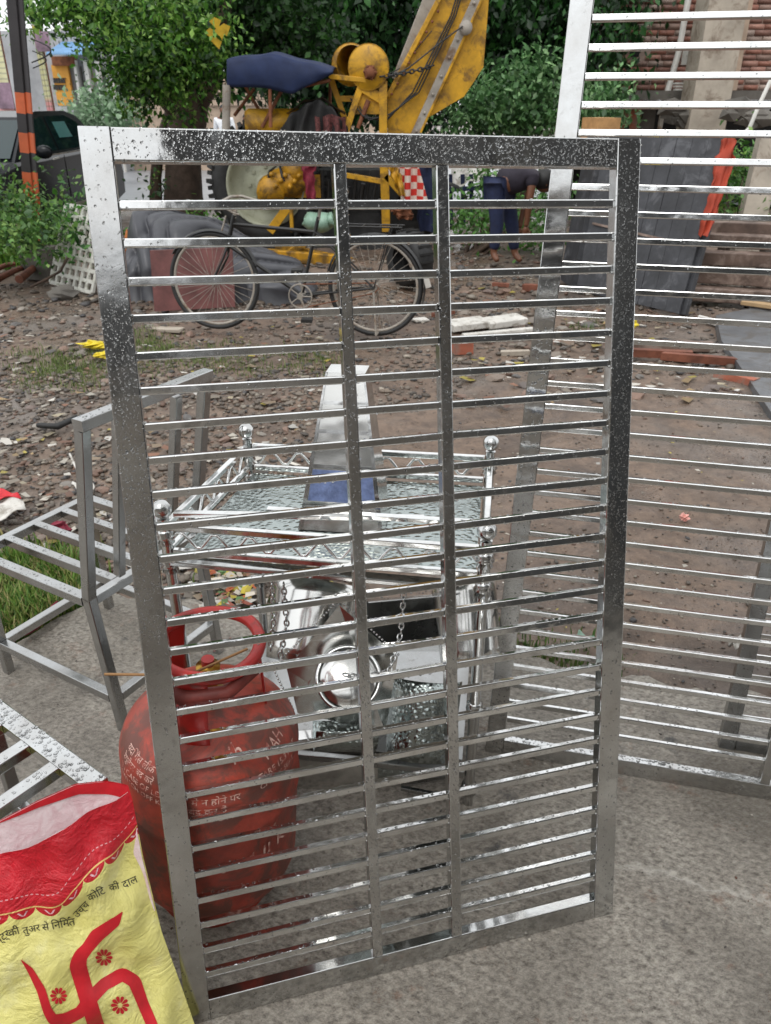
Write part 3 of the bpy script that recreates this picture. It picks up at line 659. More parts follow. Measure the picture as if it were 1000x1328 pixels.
# --- far left shops beyond the road
YS = 25.0
def quad_box(name, x0, y0, x1, y1, Y, depth, mat, parent=None, zb=None):
    a = P(x0, y0, Y); b_ = P(x1, y1, Y); zlo = b_.z if zb is None else zb
    mb = MB(); mb.box(((a.x + b_.x) / 2, Y + depth / 2, (a.z + zlo) / 2), (b_.x - a.x, depth, a.z - zlo)); return mb.build(name, mat, parent)
c0 = P(80, 140, YS); s1 = thing('shop_building', (c0.x, YS, -.33), 'far shop with ochre shutter and blue sheet awning behind the black car', 'building')
quad_box('wall', -160, 40, 150, 140, YS + .3, 3, M['wall_grey'], s1, zb=-.5)
quad_box('shutter', 66, 84, 96, 137, YS + .05, .15, M['ochre'], s1)
quad_box('shutter_box', 66, 73, 96, 85, YS - .1, .3, M['rust'], s1)
quad_box('plinth', 66, 138, 98, 150, YS - .1, .3, M['wall_grey'], s1, zb=-.5)
a = P(60, 52, YS - .8); b_ = P(112, 70, YS - .8); mb = MB()
for k in range(16):
    x0 = a.x + (b_.x - a.x) * k / 16; x1 = a.x + (b_.x - a.x) * (k + .55) / 16; x2 = a.x + (b_.x - a.x) * (k + 1) / 16
    mb.prism([(x0, YS - 1, b_.z), (x1, YS - 1, b_.z + .04), (x2, YS - 1, b_.z), (x2, YS + .3, a.z), (x1, YS + .3, a.z + .04), (x0, YS + .3, a.z)], (0, 0, -.04))
mb.build('awning', M['blue_sheet'], s1)
for k in range(2):
    for j in range(5):
        a = P(70 + j * 3.1, 104.5 + k * 9, YS); mb = MB(); mb.box((a.x, YS + .03, a.z), (.05, .03, .12)); mb.box((a.x + .02, YS + .03, a.z + .055), (.09, .03, .02)); mb.build('sign_letter', M['dark_iron'], s1)
for (xa, xb) in ((97, 104), (112, 117), (126, 131), (140, 150)):
    quad_box('door_post', xa, 78, xb, 140, YS, .2, M['pvc'], s1, zb=-.4)
for (xa, xb) in ((104, 112), (117, 126), (131, 140)):
    quad_box('doorway', xa, 86, xb, 140, YS + .2, .12, M['concrete_dark'] if xa != 117 else M['wall_tan'], s1, zb=-.4)
c0 = P(100, 100, 32); s2 = thing('upper_building', (c0.x, 32, -.6), 'pale pink upper storey seen above the blue awning', 'building')
quad_box('wall', 72, 38, 118, 140, 32, 4, M['wall_pink'], s2, zb=-.8); quad_box('parapet', 70, 36, 120, 40, 31.8, .3, M['pvc'], s2)
quad_box('window', 104, 46, 112, 58, 31.9, .1, M['dark'], s2)
c0 = P(285, 140, 26); s3 = thing('block_wall', (c0.x, 26, -.4), 'tan concrete block wall seen between the tree trunk and blue canopy', 'wall')
quad_box('wall', 150, 100, 560, 140, 26.3, .3, M['wall_tan'], s3, zb=-.6)
zrow = P(270, 137, 26).z; k = 0
while zrow < P(270, 104, 26).z:
    mb = MB(); xx = P(255, 120, 26).x + (k % 2) * .2
    while xx < P(560, 120, 26).x: mb.box((xx + .19, 26.25, zrow + .08), (.375, .1, .15)); xx += .4
    mb.build('block_course', M['wall_tan'], s3); zrow += .17; k += 1
# banners
for (name_, x0, x1, y0, y1, Y, label) in (('banner', -60, 19, 28, 148, 17.2, 'large cream printed banner left of the black pole'), ('banner', 41, 70, 33, 148, 17.0, 'narrow yellow and cream printed banner right of the black pole')):
    a = P(x0, y0, Y); b_ = P(x1, y1, Y); bt = thing(name_, ((a.x + b_.x) / 2, Y, -.1), label, 'banner')
    n = 12; V = []; U = []
    for j in range(2):
        for i in range(n + 1):
            x_ = a.x + (b_.x - a.x) * i / n; V.append((x_, Y + .03 * math.sin(i * 1.3), a.z if j == 0 else b_.z)); U.append((i / n, 1 - j))
    V += [(q[0], q[1] + .012, q[2]) for q in V]; U += U
    F = [(i, i + 1, n + 2 + i, n + 1 + i) for i in range(n)]; m2 = 2 * (n + 1); F += [(q[3] + m2, q[2] + m2, q[1] + m2, q[0] + m2) for q in F[:n]]
    fast_mesh('banner_sheet', V, F, M['banner'], bt, uv=U)
    for xx in (a.x, b_.x): MB().tube([(xx, Y + .06, a.z + .02), (xx, Y + .06, -.2)], .015, 8).build('banner_post', M['rust'], bt)
    pc = P(55, 54, Y - .05) if x0 > 0 else P(6, 124, Y - .05); mb = MB(); sz = (.28, .012, .32) if x0 > 0 else (.3, .012, .45); mb.box(pc, sz); mb.build('portrait_print', M['banner_picture'], bt)
# striped pole (I-beam)
pa = P(45, 249, 8.0); pb = P(24, 0, 8.0); dv = (pb - pa).normalized(); base = pa - dv * (pa.z / dv.z)
pole = thing('banded_pole', tuple(base), 'black iron pole with orange painted bands standing in the weeds', 'pole')
def ibeam(p, q, name, mat):
    mb = MB()
    mb.beam(p + Vector((-.05, -.03, 0)), q + Vector((-.05, -.03, 0)), .085, .012, up=(0, 1, 0), r=.002)
    mb.beam(p + Vector((-.008, .03, 0)), q + Vector((-.008, .03, 0)), .012, .12, up=(0, 1, 0), r=.002)
    mb.beam(p + Vector((.03, -.035, 0)), q + Vector((.03, -.035, 0)), .075, .014, up=(.55, .8, 0), r=.002)
    mb.build(name, mat, pole)
cuts = [(249, 223, 1), (223, 198, 0), (198, 172, 1), (172, 147, 0), (147, 120, 1), (120, -120, 0)]
ibeam(base, P(45, 249, 8), 'pole_foot', M['pole_orange'])
for (y0, y1, c_) in cuts:
    q0 = P(45 - (249 - y0) * 21 / 249, y0, 8); q1 = P(45 - (249 - y1) * 21 / 249, y1, 8)
    ibeam(q0, q1, 'painted_band', M['pole_orange'] if c_ else M['pole_black'])
mb = MB(); mb.tube([P(40 + 26 * math.sin(a * .1), 50 + 20 * a * .1 * .5, 7.9) for a in range(0, 32)], .006, 5); mb.tube([P(42 + 18 * math.sin(a * .1), 66 + 12 * a * .1 * .6, 7.9) for a in range(0, 32)], .005, 5)
tag(mb.build('loose_wire', M['black']), 'loose black wire looping off the black pole', 'wire')

# --- black car
car_T = Matrix.Translation(Vector((-4.08, 10.7, 0))) @ Matrix.Rotation(math.radians(-4), 4, 'Z')
car = thing('parked_car', (-4.9, 10.6, -.03), 'black car parked behind the banded pole, half hidden by weeds', 'car')
# local: x = outwards left (0 = near side, negative = far), y = rearwards, z up
CW = -1.66
body = [(-2.3, .35), (-2.28, .62), (-1.9, .82), (-1.15, .92), (1.35, .98), (1.85, .95), (1.95, .6), (1.92, .32), (1.5, .22), (-2.1, .22)]
mb = MB(car_T)
def body_sec(x, inset): return [(x, y_ * (1 - .02 * inset), z_ - .03 * inset) for y_, z_ in body]
rings = [body_sec(0 - .12, 1), body_sec(-.02, .3), body_sec(.02, 0), body_sec(-.02 - .001, .0)]
xsx = [(-.10, .06), (-.02, .02), (0, 0)]
secs = [[(-i_, y_, z_ - (.05 if (z_ > .8) else 0) * (1 if i_ == 0 else 0)) for y_, z_ in body] for i_ in (0, .06, .3)] + [[(CW + i_, y_, z_ - (.05 if z_ > .8 else 0) * (1 if i_ == 0 else 0)) for y_, z_ in body] for i_ in (.3, .06, 0)]
n = len(body); V = [q for s_ in secs for q in s_]; F = [(k * n + j, k * n + (j + 1) % n, (k + 1) * n + (j + 1) % n, (k + 1) * n + j) for k in range(len(secs) - 1) for j in range(n)]
F += [tuple(range(n - 1, -1, -1)), tuple(range((len(secs) - 1) * n, len(secs) * n))]
mb.add(V, F); mb.build('body', M['car_paint'], car)
gh = [(-1.15, .90), (-.45, 1.36), (-.1, 1.42), (.7, 1.42), (1.0, 1.36), (1.5, .96)]
def ghs(x, k_): return [(x, y_, z_) for y_, z_ in gh]
V = [(-.03, gh[0][0], gh[0][1])]; V = []
for ins_t, ins_b, sgn in ((.2, .04, 0), (.2, .04, 1)):
    for y_, z_ in gh:
        f_ = (z_ - .9) / .52; ins = ins_b + (ins_t - ins_b) * f_; V.append((-ins if sgn == 0 else CW + ins, y_, z_))
mb = MB(car_T); n = len(gh); mb.add(V, [tuple(range(n)), tuple(range(2 * n - 1, n - 1, -1))] + [(j, n + j, n + j + 1, j + 1) for j in range(n - 1)]); mb.build('cabin', M['car_paint'], car)
def side_pt(y_, z_, off=.006):
    f_ = (z_ - .9) / .52; return (-(.04 + .16 * f_) + off, y_, z_)
for poly in ([(-.86, .98), (-.40, 1.32), (-.02, 1.36), (.02, .98)], [(.10, .98), (.08, 1.36), (.62, 1.37), (.92, 1.28), (1.12, .99)]):
    mb = MB(car_T); mb.prism([side_pt(y_, z_, -.01) for y_, z_ in poly], (.02, 0, .002)); mb.build('side_window', M['glass'], car)
mb = MB(car_T); f1, f2 = (-1.10, .95), (-.50, 1.33)
mb.add([(-.10, f1[0] - .012, f1[1]), (CW + .1, f1[0] - .012, f1[1]), (CW + .2, f2[0] - .012, f2[1]), (-.2, f2[0] - .012, f2[1])], [(0, 1, 2, 3)]); mb.build('windscreen', M['glass'], car)
mb = MB(car_T); mb.prism([side_pt(y_, z_, .014) for y_, z_ in [(.22, 1.12), (.2, 1.3), (.55, 1.3), (.6, 1.12)]], (.003, 0, 0)); mb.build('window_screen', M['teal'], car)
for y_ in (-.02, 1.2):
    mb = MB(car_T); mb.beam((.012, y_ - .28 + .02, .90), (.012, y_ - .10, .905), .02, .022, r=.006); mb.build('door_handle', M['pvc'], car)
for y_ in (.06,):
    mb = MB(car_T); mb.beam((.008, y_, .3), (.0, y_, .93), .006, .008); mb.build('door_gap', M['black'], car)
mb = MB(car_T); mb.beam((.004, -1.0, .935), (.0, 1.3, .965), .012, .014); mb.build('window_trim', M['grey_steel'], car)
mb = MB(car_T); mb.beam((.01, -1.2, .32), (.01, 1.1, .34), .02, .05); mb.build('sill_trim', M['grey_steel'], car)
mb = MB(car_T); mb.sphere((.12, -.72, 1.0), .1, 12, 8, sc=(1.1, .6, .75)); mb.build('mirror', M['car_paint'], car)
for (x_, y_) in ((-.05, -1.45), (-.05, 1.15), (CW + .05, -1.45), (CW + .05, 1.15)):
    mb = MB(car_T); mb.lathe([(.2, -.1), (.29, -.1), (.31, -.05), (.31, .05), (.29, .09), (.2, .09)], (x_, y_, .3), (1, 0, 0), 24); wh = mb.build('wheel', M['rubber'], car)
    mb = MB(car_T); mb.lathe([(.0, .05), (.08, .06), (.2, .07), (.205, .02)], (x_, y_, .3), (1 if x_ > -1 else -1, 0, 0), 20); mb.build('rim', M['grey_steel'], wh)

# ================================================================== YELLOW TRACTOR CRANE
YC = 10.0
wc = P(347, 239, YC)
cr = thing('tractor_crane', (wc.x + .8, YC, -.03), 'yellow tractor crane with winch drum, blue canopy and raised boom', 'crane')
def YP(px, py, dy=0): return P(px, py, YC + dy)
# big rear wheel with lugs
ty = MB(); ty.lathe([(.44, -.16), (.52, -.19), (.60, -.18), (.645, -.12), (.65, 0), (.645, .12), (.60, .18), (.52, .19), (.44, .16)], wc, (0, 1, 0), 40)
for k in range(26):
    a = 2 * math.pi * k / 26
    for sg in (-1, 1):
        R = Matrix.Rotation(-(a + sg * .06), 3, 'Y') @ Matrix.Rotation(sg * .5, 3, 'Z')
        ty.box(wc + Matrix.Rotation(-(a + sg * .06), 3, 'Y') @ Vector((.66, sg * .09, 0)), (.06, .17, .045), R)
wheel = ty.build('rear_wheel', M['rubber'], cr)
mb = MB(); mb.lathe([(.46, -.20), (.44, -.205), (.42, -.16), (.40, -.08), (.30, -.05), (.14, -.1), (.12, -.16), (.0, -.16)], wc, (0, 1, 0), 36); mb.build('rim', M['cream'], wheel)
mb = MB()
for k in range(8):
    a = k * math.pi / 4; mb.box(wc + Vector((math.cos(a) * .2, -.09, math.sin(a) * .2)), (.035, .03, .035))
mb.build('wheel_nuts', M['cream'], wheel, kind='stuff')
# far side wheel
mb = MB(); q = wc + Vector((0.05, 1.3, 0)); mb.lathe([(.3, -.16), (.6, -.18), (.65, 0), (.6, .18), (.3, .16)], q, (0, 1, 0), 32); mb.build('rear_wheel', M['rubber'], cr)
q = wc + Vector((1.75, 0.1, -.22)); mb = MB(); mb.lathe([(.2, -.1), (.36, -.11), (.42, -.06), (.42, .06), (.36, .11), (.2, .1), (.0, .08)], q, (0, 1, 0), 28); mb.build('front_wheel', M['rubber'], cr)
# engine castings
mb = MB(); mb.sphere(YP(372, 236, -.25), .22, 14, 10, sc=(1.1, .8, .75)); mb.lathe([(.0, -.12), (.16, -.1), (.17, .05), (.12, .14), (0, .15)], YP(352, 247, -.3), (0, 1, .2), 18)
mb.lathe([(.0, -.1), (.12, -.1), (.13, .05), (.06, .1), (0, .1)], YP(382, 222, -.3), (.3, 1, 0), 16); mb.box(YP(395, 240, -.05), (.4, .3, .25))
for k in range(7): mb.sphere(YP(352 + k * 6, 226 + (k * 37) % 22, -.44), .03, 8, 6)
mb.build('engine_casting', M['yellow_dirty'], cr)
mb = MB(); mb.box(YP(420, 250, .35), (1.6, .5, .55)); mb.box(YP(440, 290, .3), (1.5, .45, .3)); mb.tube([YP(343, 262, -.35), YP(350, 222, -.4), YP(362, 212, -.4), YP(368, 235, -.42)], .018, 8)
for k in range(14): mb.tube([YP(372 + k * 9, 215 + (k * 13) % 30, -.15), YP(378 + k * 8, 250 + (k * 29) % 30, -.1)], .015 + .008 * (k % 3), 6)
mb.build('engine_block', M['dark_iron'], cr)
for (x0, y0, x1, y1, w_) in ((498, 205, 501, 300, .10), (442, 226, 500, 236, .055), (500, 228, 520, 250, .07), (440, 295, 470, 330, .08), (350, 300, 378, 262, .1), (377, 262, 379, 300, .04)):
    mb = MB(); mb.beam(YP(x0, y0, -.3), YP(x1, y1, -.3), w_ if w_ else .05, .07, up=(0, 1, 0), r=.006); mb.build('chassis_strut', M['yellow'], cr)
mb = MB(); mb.beam(P(345, 330, 8.9), P(440, 338, 8.7), .08, .12, r=.01); mb.beam(P(345, 352, 8.7), P(470, 370, 8.5), .08, .1, r=.01); mb.beam(P(358, 318, 9.1), P(520, 352, 8.9), .07, .07, r=.01); mb.beam(P(350, 345, 8.9), P(400, 312, 9.0), .05, .07); mb.build('outrigger', M['yellow_dirty'], cr)
mb = MB(); mb.box(YP(420, 335, -.2), (1.5, .5, .35)); mb.build('chassis', M['dark_iron'], cr)
# hood cylinder + cloth
mb = MB(); mb.lathe([(0, -.5), (.12, -.49), (.15, -.45), (.15, .4), (0, .42)], YP(375, 160, -.2), (1, .1, 0), 20); mb.build('hood_tank', M['yellow'], cr)
# winch
def disc(px, py, dy, R, name, mat, r_in=.0, th=.02):
    q = YP(px, py, dy); mb = MB(); mb.lathe([(.0, -th), (R * .97, -th), (R, -th * .5), (R * 1.03, -th), (R * 1.03, th), (R, th * .5), (.0, th)], q, (.12, 1, .05), 32); return mb.build(name, mat, cr)
wdr = MB(); wdr.lathe([(.17, -.3), (.17, .3)], YP(467, 82, -.1), (.3, 1, .03), 24); wdr.build('winch_drum', M['yellow_dirty'], cr)
disc(478, 87, -.42, .215, 'drum_flange', M['yellow']); disc(455, 84, .1, .21, 'drum_flange', M['yellow'])
mb = MB(); mb.lathe([(.0, -.05), (.05, -.05), (.055, .0), (.07, .02), (0, .02)], YP(480, 94, -.47), (0, 1, 0), 12)
for k in range(6): mb.sphere(YP(480, 94, -.48) + Vector((math.cos(k) * .06, 0, math.sin(k) * .06)), .016, 6, 5)
mb.build('drum_hub', M['rust'], cr)
for (x0, y0, x1, y1, dy, w_) in ((427, 99, 500, 107, -.4, .05), (430, 104, 452, 168, -.1, .06), (497, 105, 497, 175, -.4, .09), (468, 112, 449, 170, -.38, .07), (468, 112, 497, 130, -.38, .1), (440, 128, 470, 128, -.1, .06)):
    mb = MB(); mb.beam(YP(x0, y0, dy), YP(x1, y1, dy), w_, .06, up=(0, 1, 0), r=.006); mb.build('winch_frame', M['yellow'], cr)
mb = MB(); mb.prism([YP(470, 108, -.37), YP(497, 110, -.37), YP(497, 148, -.37), (YP(455, 148, -.37))], (0, .03, 0)); mb.build('winch_plate', M['yellow'], cr)
mb = MB(); mb.tube([YP(478, 130, -.42), YP(464, 166, -.44)], [.03, .02], 8); mb.build('lever', M['rust'], cr)
# boom
outer = [(503, 200), (503, 125), (573, -2), (600, -60), (655, -60), (634, 0), (627, 87), (602, 125), (553, 154), (530, 200)]
mb = MB(); mb.prism([YP(x, y, -.25) for x, y in outer][::-1], (0, .04, 0)); bm_ = mb.build('boom_plate', M['yellow'], cr)
mb = MB(); mb.prism([YP(x, y, .25) for x, y in outer][::-1], (0, .04, 0)); mb.build('boom_plate', M['yellow'], cr)
for (x0, y0, x1, y1, w_, mt, nm) in ((503, 125, 600, -60, .05, 'yellow', 'boom_flange'), (618, -2, 537, 176, .085, 'grey_steel', 'boom_channel'), (624, 0, 545, 172, .03, 'yellow', 'boom_flange'), (640, -60, 618, -2, .085, 'grey_steel', 'boom_channel')):
    mb = MB(); mb.beam(YP(x0, y0, -.29), YP(x1, y1, -.29), w_, .05, up=(0, 1, 0), r=.005); mb.build(nm, M[mt], cr)
mb = MB(); mb.beam(YP(566, -20, .0), YP(517, 105, .0), .16, .3, up=(0, 1, 0), r=.01); mb.build('boom_cylinder', M['grey_steel'], cr)
mb = MB(); mb.lathe([(0, -.03), (.07, -.03), (.07, .03), (0, .03)], YP(604, 36, -.34), (0, 1, 0), 14)
mb.build('boom_pin', M['grey_steel'], cr)
for k in range(8):
    f_ = k / 7; MB().sphere(YP(615 - 75 * f_, 4 + 166 * f_, -.325), .018, 8, 5).build('boom_rivet', M['grey_steel'], cr)
mb = MB(); mb.tube([YP(498, 104, -.4), YP(530, 88, -.42), YP(570, 56, -.42), YP(600, 34, -.38)], .008, 6); mb.tube([YP(500, 98, -.3), YP(520, 88, -.3), YP(560, 40, -.3)], .006, 5); mb.build('wire_rope', M['dark_iron'], cr)
for k in range(3):
    mb = MB(); mb.tube([YP(455 + 6 * k, 128, -.3), YP(470 + 4 * k, 150 + 3 * k, -.46), YP(500 + k * 3, 158 - 5 * k, -.36), YP(535 + k * 4, 120, -.31), YP(585 + 3 * k, 20, -.30), YP(600 + 3 * k, -30, -.30)], .009, 6); mb.build('hose', M['rubber'], cr)
for k in range(9):
    MB().lathe([(0, -.02), (.014, -.02), (.014, .0), (0, .0)], YP(508 + 7.5 * k, 122 - 13.4 * k, -.31), (0, 1, 0), 8).build('bolt', M['rust'], cr)
def chain(pts, r, wr, name, mat, parent, label=None):
    pts = [Vector(p) for p in pts]; mb = MB(); L = []
    tot = 0
    for k in range(len(pts) - 1): tot += (pts[k + 1] - pts[k]).length
    step = r * 1.55; n = int(tot / step); k = 0; acc = 0
    for i in range(n):
        s_ = i * step; rem = s_; k = 0
        while k < len(pts) - 2 and rem > (pts[k + 1] - pts[k]).length: rem -= (pts[k + 1] - pts[k]).length; k += 1
        d = (pts[k + 1] - pts[k]).normalized(); c = pts[k] + d * rem; a = Vector((0, 1, 0)) if abs(d.y) < .9 else Vector((1, 0, 0)); a = (a - d * a.dot(d)).normalized(); b_ = d.cross(a)
        if i % 2: a = b_
        ring = [c + d * (r * math.cos(t_)) + a * (r * .62 * math.sin(t_)) for t_ in [2 * math.pi * j / 9 for j in range(9)]]
        mb.tube(ring, wr, 5, closed=True)
    o = mb.build(name, mat, parent)
    if label: tag(o, label, 'chain')
    return o
chain([YP(496, 99, -.45), YP(520, 96, -.45), YP(545, 90, -.4), YP(565, 84, -.33)], .03, .009, 'winch_chain', M['dark_iron'], cr)
# canopy
ca = MB(); C0, C1, C2 = (294, 75), (350, 71), (432, 92)
def cv(px, py, dy): return YP(px, py, dy)
V = [cv(294, 78, -.6), cv(350, 71, -.65), cv(432, 90, -.5), cv(296, 73, .7), cv(350, 60, .7), cv(428, 82, .7),
     cv(293, 112, -.62), cv(346, 116, -.67), cv(378, 123, -.6), cv(424, 100, -.52)]
def canopy(u, v):
    # u along, v: 0 front skirt bottom -> .4 front edge -> 1 back
    x = 294 + u * 138
    top = 77 - 7 * min(u / .41, 1) + max(0, (u - .41)) * 34
    low = np.interp(u, [0, .4, .62, .9, 1], [112, 115, 122, 103, 95])
    sag = 1.6 * math.sin(u * 13 + 1)
    if v < .4: k = v / .4; return cv(x, low + (top - low) * k + sag * .4 * (1 - k), -.62 - .03 * math.sin(k * 3.1) + .006 * math.sin(u * 30 + k * 4))
    k = (v - .4) / .6; q = cv(x, top, -.62); return Vector((q.x, q.y + 1.3 * k, q.z + .05 * math.sin(k * 3.1) + .006 * math.sin(u * 17)))
ca.grid(canopy, 44, 20); can = ca.build('canopy', M['blue_canvas'], cr)
sm_ = can.modifiers.new('thick', 'SOLIDIFY'); sm_.thickness = .015
for (x0, y0, x1, y1, dy) in ((294, 110, 293, 170, -.6), (350, 110, 351, 165, -.6), (318, 112, 340, 150, .4), (330, 115, 304, 150, .4), (428, 100, 428, 165, .5), (365, 118, 340, 165, -.4), (392, 112, 428, 104, -.55)):
    mb = MB(); mb.tube([YP(x0, y0, dy), YP(x1, y1, dy)], .02 if x0 != 294 else .045, 7); mb.build('canopy_post', M['rust'] if x0 != 294 else M['grey_steel'], cr)
# black cloth draped over engine hood
def drape(u, v):
    x = 366 + u * 84; prof = np.interp(u, [0, .15, .5, .8, 1], [166, 148, 128, 140, 166]); y = prof + (200 - prof) * max(0, v - .35) / .65
    dy = -.5 + .35 * (1 - min(1, v / .35)) + .04 * math.sin(u * 25 + v * 5); return YP(x + 2 * math.sin(v * 12 + u * 9), y + 1.4 * math.sin(u * 30), dy)
mb = MB(); mb.grid(drape, 34, 20); tag(mb.build('draped_cloth', M['black_cloth']), 'black cloth draped over the crane hood beside the winch', 'cloth')
mb = MB(); mb.grid(lambda u, v: YP(372 + u * 76, np.interp(u, [0, .3, .6, 1], [150, 134, 130, 150]) - 4 * v + 1.0 * math.sin(u * 17), -.2 - .2 * v), 26, 6); mb.build('hood_edge', M['wall_tan'], cr)
mb = MB(); mb.grid(lambda u, v: YP(408 + u * 40 + v * 3, 150 + v * 40 + 2 * math.sin(u * 9), -.54 - .05 * math.sin(u * 20)), 16, 14); tag(mb.build('patterned_cloth', simple('brown_patterned_cloth', hexc('6b3e3c'), .8, .7, 40, bumps=.4)), 'dark brown patterned cloth below the black cloth on the crane', 'cloth')
# cloths hanging below
cloth_strip('red_cloth', [YP(402, 205, -.55), YP(400, 225, -.55), YP(404, 258, -.55)], [.2, .13, .1], M['plum'], 'dark red cloth hanging beside the tractor engine', 'cloth')
mb = MB(); mb.grid(lambda u, v: YP(518 + u * 22 + v * (2 + 14 * u), 205 + v * 58, -.55 + .05 * math.sin(u * 10 + v * 3)), 14, 12); tag(mb.build('checked_cloth', M['check']), 'red and white checked cloth hanging right of the yellow strut', 'cloth')
cloth_strip('blue_cloth', [YP(549, 200, -.3), YP(553, 230, -.3), YP(556, 300, -.3)], [.25, .3, .22], M['jeans'], 'dark blue cloth hanging behind the checked cloth', 'cloth', .06)
cloth_strip('yellow_rope_bundle', [YP(508, 212, -.62), YP(514, 228, -.62), YP(522, 254, -.62)], [.09, .12, .07], M['yellow_dirty'], 'yellow rope bundle hanging between the strut and checked cloth', 'rope', .04, seed=3)
cloth_strip('orange_cloth_bundle', [YP(516, 266, -.5), YP(522, 276, -.5), YP(526, 284, -.5)], [.2, .24, .16], M['rust'], 'rust orange cloth bundle below the checked cloth', 'cloth', .07)
mb = MB(); mb.grid(lambda u, v: P(395 + u * 38, 280 + v * 17 * (.35 + .65 * math.sin(u * math.pi)), 9.0 + .05 * math.sin(u * 17)) + Vector((0, -.1 * math.sin(v * 3.1), 0)), 16, 8); gb = mb.build('plastic_bag', M['green_bag']); tag(gb, 'pale green plastic bag on the crane frame above the bicycle', 'bag'); s_ = gb.modifiers.new('t', 'SOLIDIFY'); s_.thickness = .05
mb = MB(); q = P(531, 352, 7.4); mb.lathe([(.14, -.09), (.19, -.11), (.235, -.09), (.25, 0), (.235, .09), (.19, .11), (.14, .09)], (q.x, q.y, .235), (.75, .6, 0), 26)
for k in range(22):
    a = k / 22 * 2 * math.pi; ax = Vector((.75, .6, 0)).normalized(); b_ = Vector((-.6, .75, 0)).normalized(); mb.box(Vector((q.x, q.y, .235)) + b_ * math.cos(a) * .25 + Vector((0, 0, math.sin(a) * .25)), (.15, .016, .02), Matrix.Rotation(math.atan2(.6, .75), 3, 'Z'))
tag(mb.build('spare_tyre', M['rubber']), 'black ribbed tyre standing behind the bicycle rear wheel', 'tyre')

# ------------------------------------------------------------------ people
def skin_fig(name, joints, edges, radii, mat, parent, sub=2, root_i=0):
    off = root_loc(parent); me = bpy.data.meshes.new(name); me.from_pydata([Vector(j) - off for j in joints], edges, [])
    me.materials.append(mat); o = bpy.data.objects.new(name, me); link(o, parent)
    sm = o.modifiers.new('skin', 'SKIN'); sm.use_smooth_shade = True
    sv = me.skin_vertices[0].data
    for k, r_ in enumerate(radii):
        sv[k].radius = (r_, r_) if not isinstance(r_, tuple) else r_; sv[k].use_root = (k == root_i)
    ss = o.modifiers.new('sub', 'SUBSURF'); ss.levels = sub; ss.render_levels = sub; return o
YM = 8.4
def MP(px, py, dy=0): return P(px, py, YM + dy)
man = thing('person', tuple(G(655, 343)), 'man in dark shirt and blue trousers bending down behind the grilles', 'person')
hip = MP(650, 238); 
J = [MP(649, 243), MP(666, 232), MP(685, 229), MP(698, 229), MP(704, 231),      # pelvis, spine, chest, neck, head base
     MP(642, 246, -.09), MP(645, 290, -.1), MP(640, 330, -.1), MP(646, 339, -.18),   # near leg
     MP(655, 246, .09), MP(664, 290, .1), MP(668, 330, .08), MP(676, 339, 0),       # far leg
     MP(691, 232, -.17), MP(687, 258, -.19), MP(684, 284, -.16), MP(682, 294, -.15),
     MP(692, 232, .17), MP(684, 258, .18), MP(676, 284, .16), MP(674, 296, .15)]
Ed = [(0, 1), (1, 2), (2, 3), (3, 4), (0, 5), (5, 6), (6, 7), (7, 8), (0, 9), (9, 10), (10, 11), (11, 12), (2, 13), (13, 14), (14, 15), (15, 16), (2, 17), (17, 18), (18, 19), (19, 20)]
Rr = [.12, .12, .13, .055, .05, .08, .055, .038, .03, .08, .055, .038, .03, .05, .04, .03, .028, .05, .04, .03, .028]
body_o = skin_fig('body', J, Ed, Rr, M['skin'], man)
hd = MP(707, 236); mb = MB(); mb.sphere(hd, .095, 16, 12, sc=(1.1, .85, 1.05)); mb.sphere(hd + Vector((.07, 0, -.085)), .022, 8, 6); mb.sphere(hd + Vector((0, -.08, -.01)), .025, 8, 6, sc=(.5, .5, 1)); mb.build('head', M['skin'], man)
mb = MB(); mb.sphere(hd + Vector((-.01, 0, .02)), .104, 16, 12, sc=(1.1, .95, 1.0)); mb.build('hair', M['hair'], man)
skin_fig('shirt', [J[0] + Vector((-.05, 0, .03)), J[1], J[2], MP(694, 229), J[13], (J[13] + J[14]) / 2, J[17], (J[17] + J[18]) / 2], [(0, 1), (1, 2), (2, 3), (2, 4), (4, 5), (2, 6), (6, 7)], [.155, .155, .155, .08, .075, .06, .075, .06], M['shirt_dark'], man)
skin_fig('trousers', [J[0], J[5], J[6], J[7].lerp(J[6], .12), J[9], J[10], J[11].lerp(J[10], .12)], [(0, 1), (1, 2), (2, 3), (0, 4), (4, 5), (5, 6)], [.125, .1, .075, .055, .1, .075, .055], M['jeans'], man)
for (p_, sgn) in ((J[16], 1), (J[20], 1)):
    mb = MB()
    mb.sphere(p_ + Vector((0, 0, -.03)), .032, 8, 6, sc=(1, .6, 1.3))
    for k in range(4): mb.tube([p_ + Vector((-.02 + .014 * k, 0, -.05)), p_ + Vector((-.02 + .015 * k, -.01, -.085)), p_ + Vector((-.012 + .014 * k, -.02, -.11 + .006 * abs(k - 1.5)))], [.008, .0075, .006], 6)
    mb.tube([p_ + Vector((.025, 0, -.02)), p_ + Vector((.042, -.01, -.05)), p_ + Vector((.045, -.02, -.07))], [.009, .008, .006], 6)
    mb.build('hand', M['skin'], man)
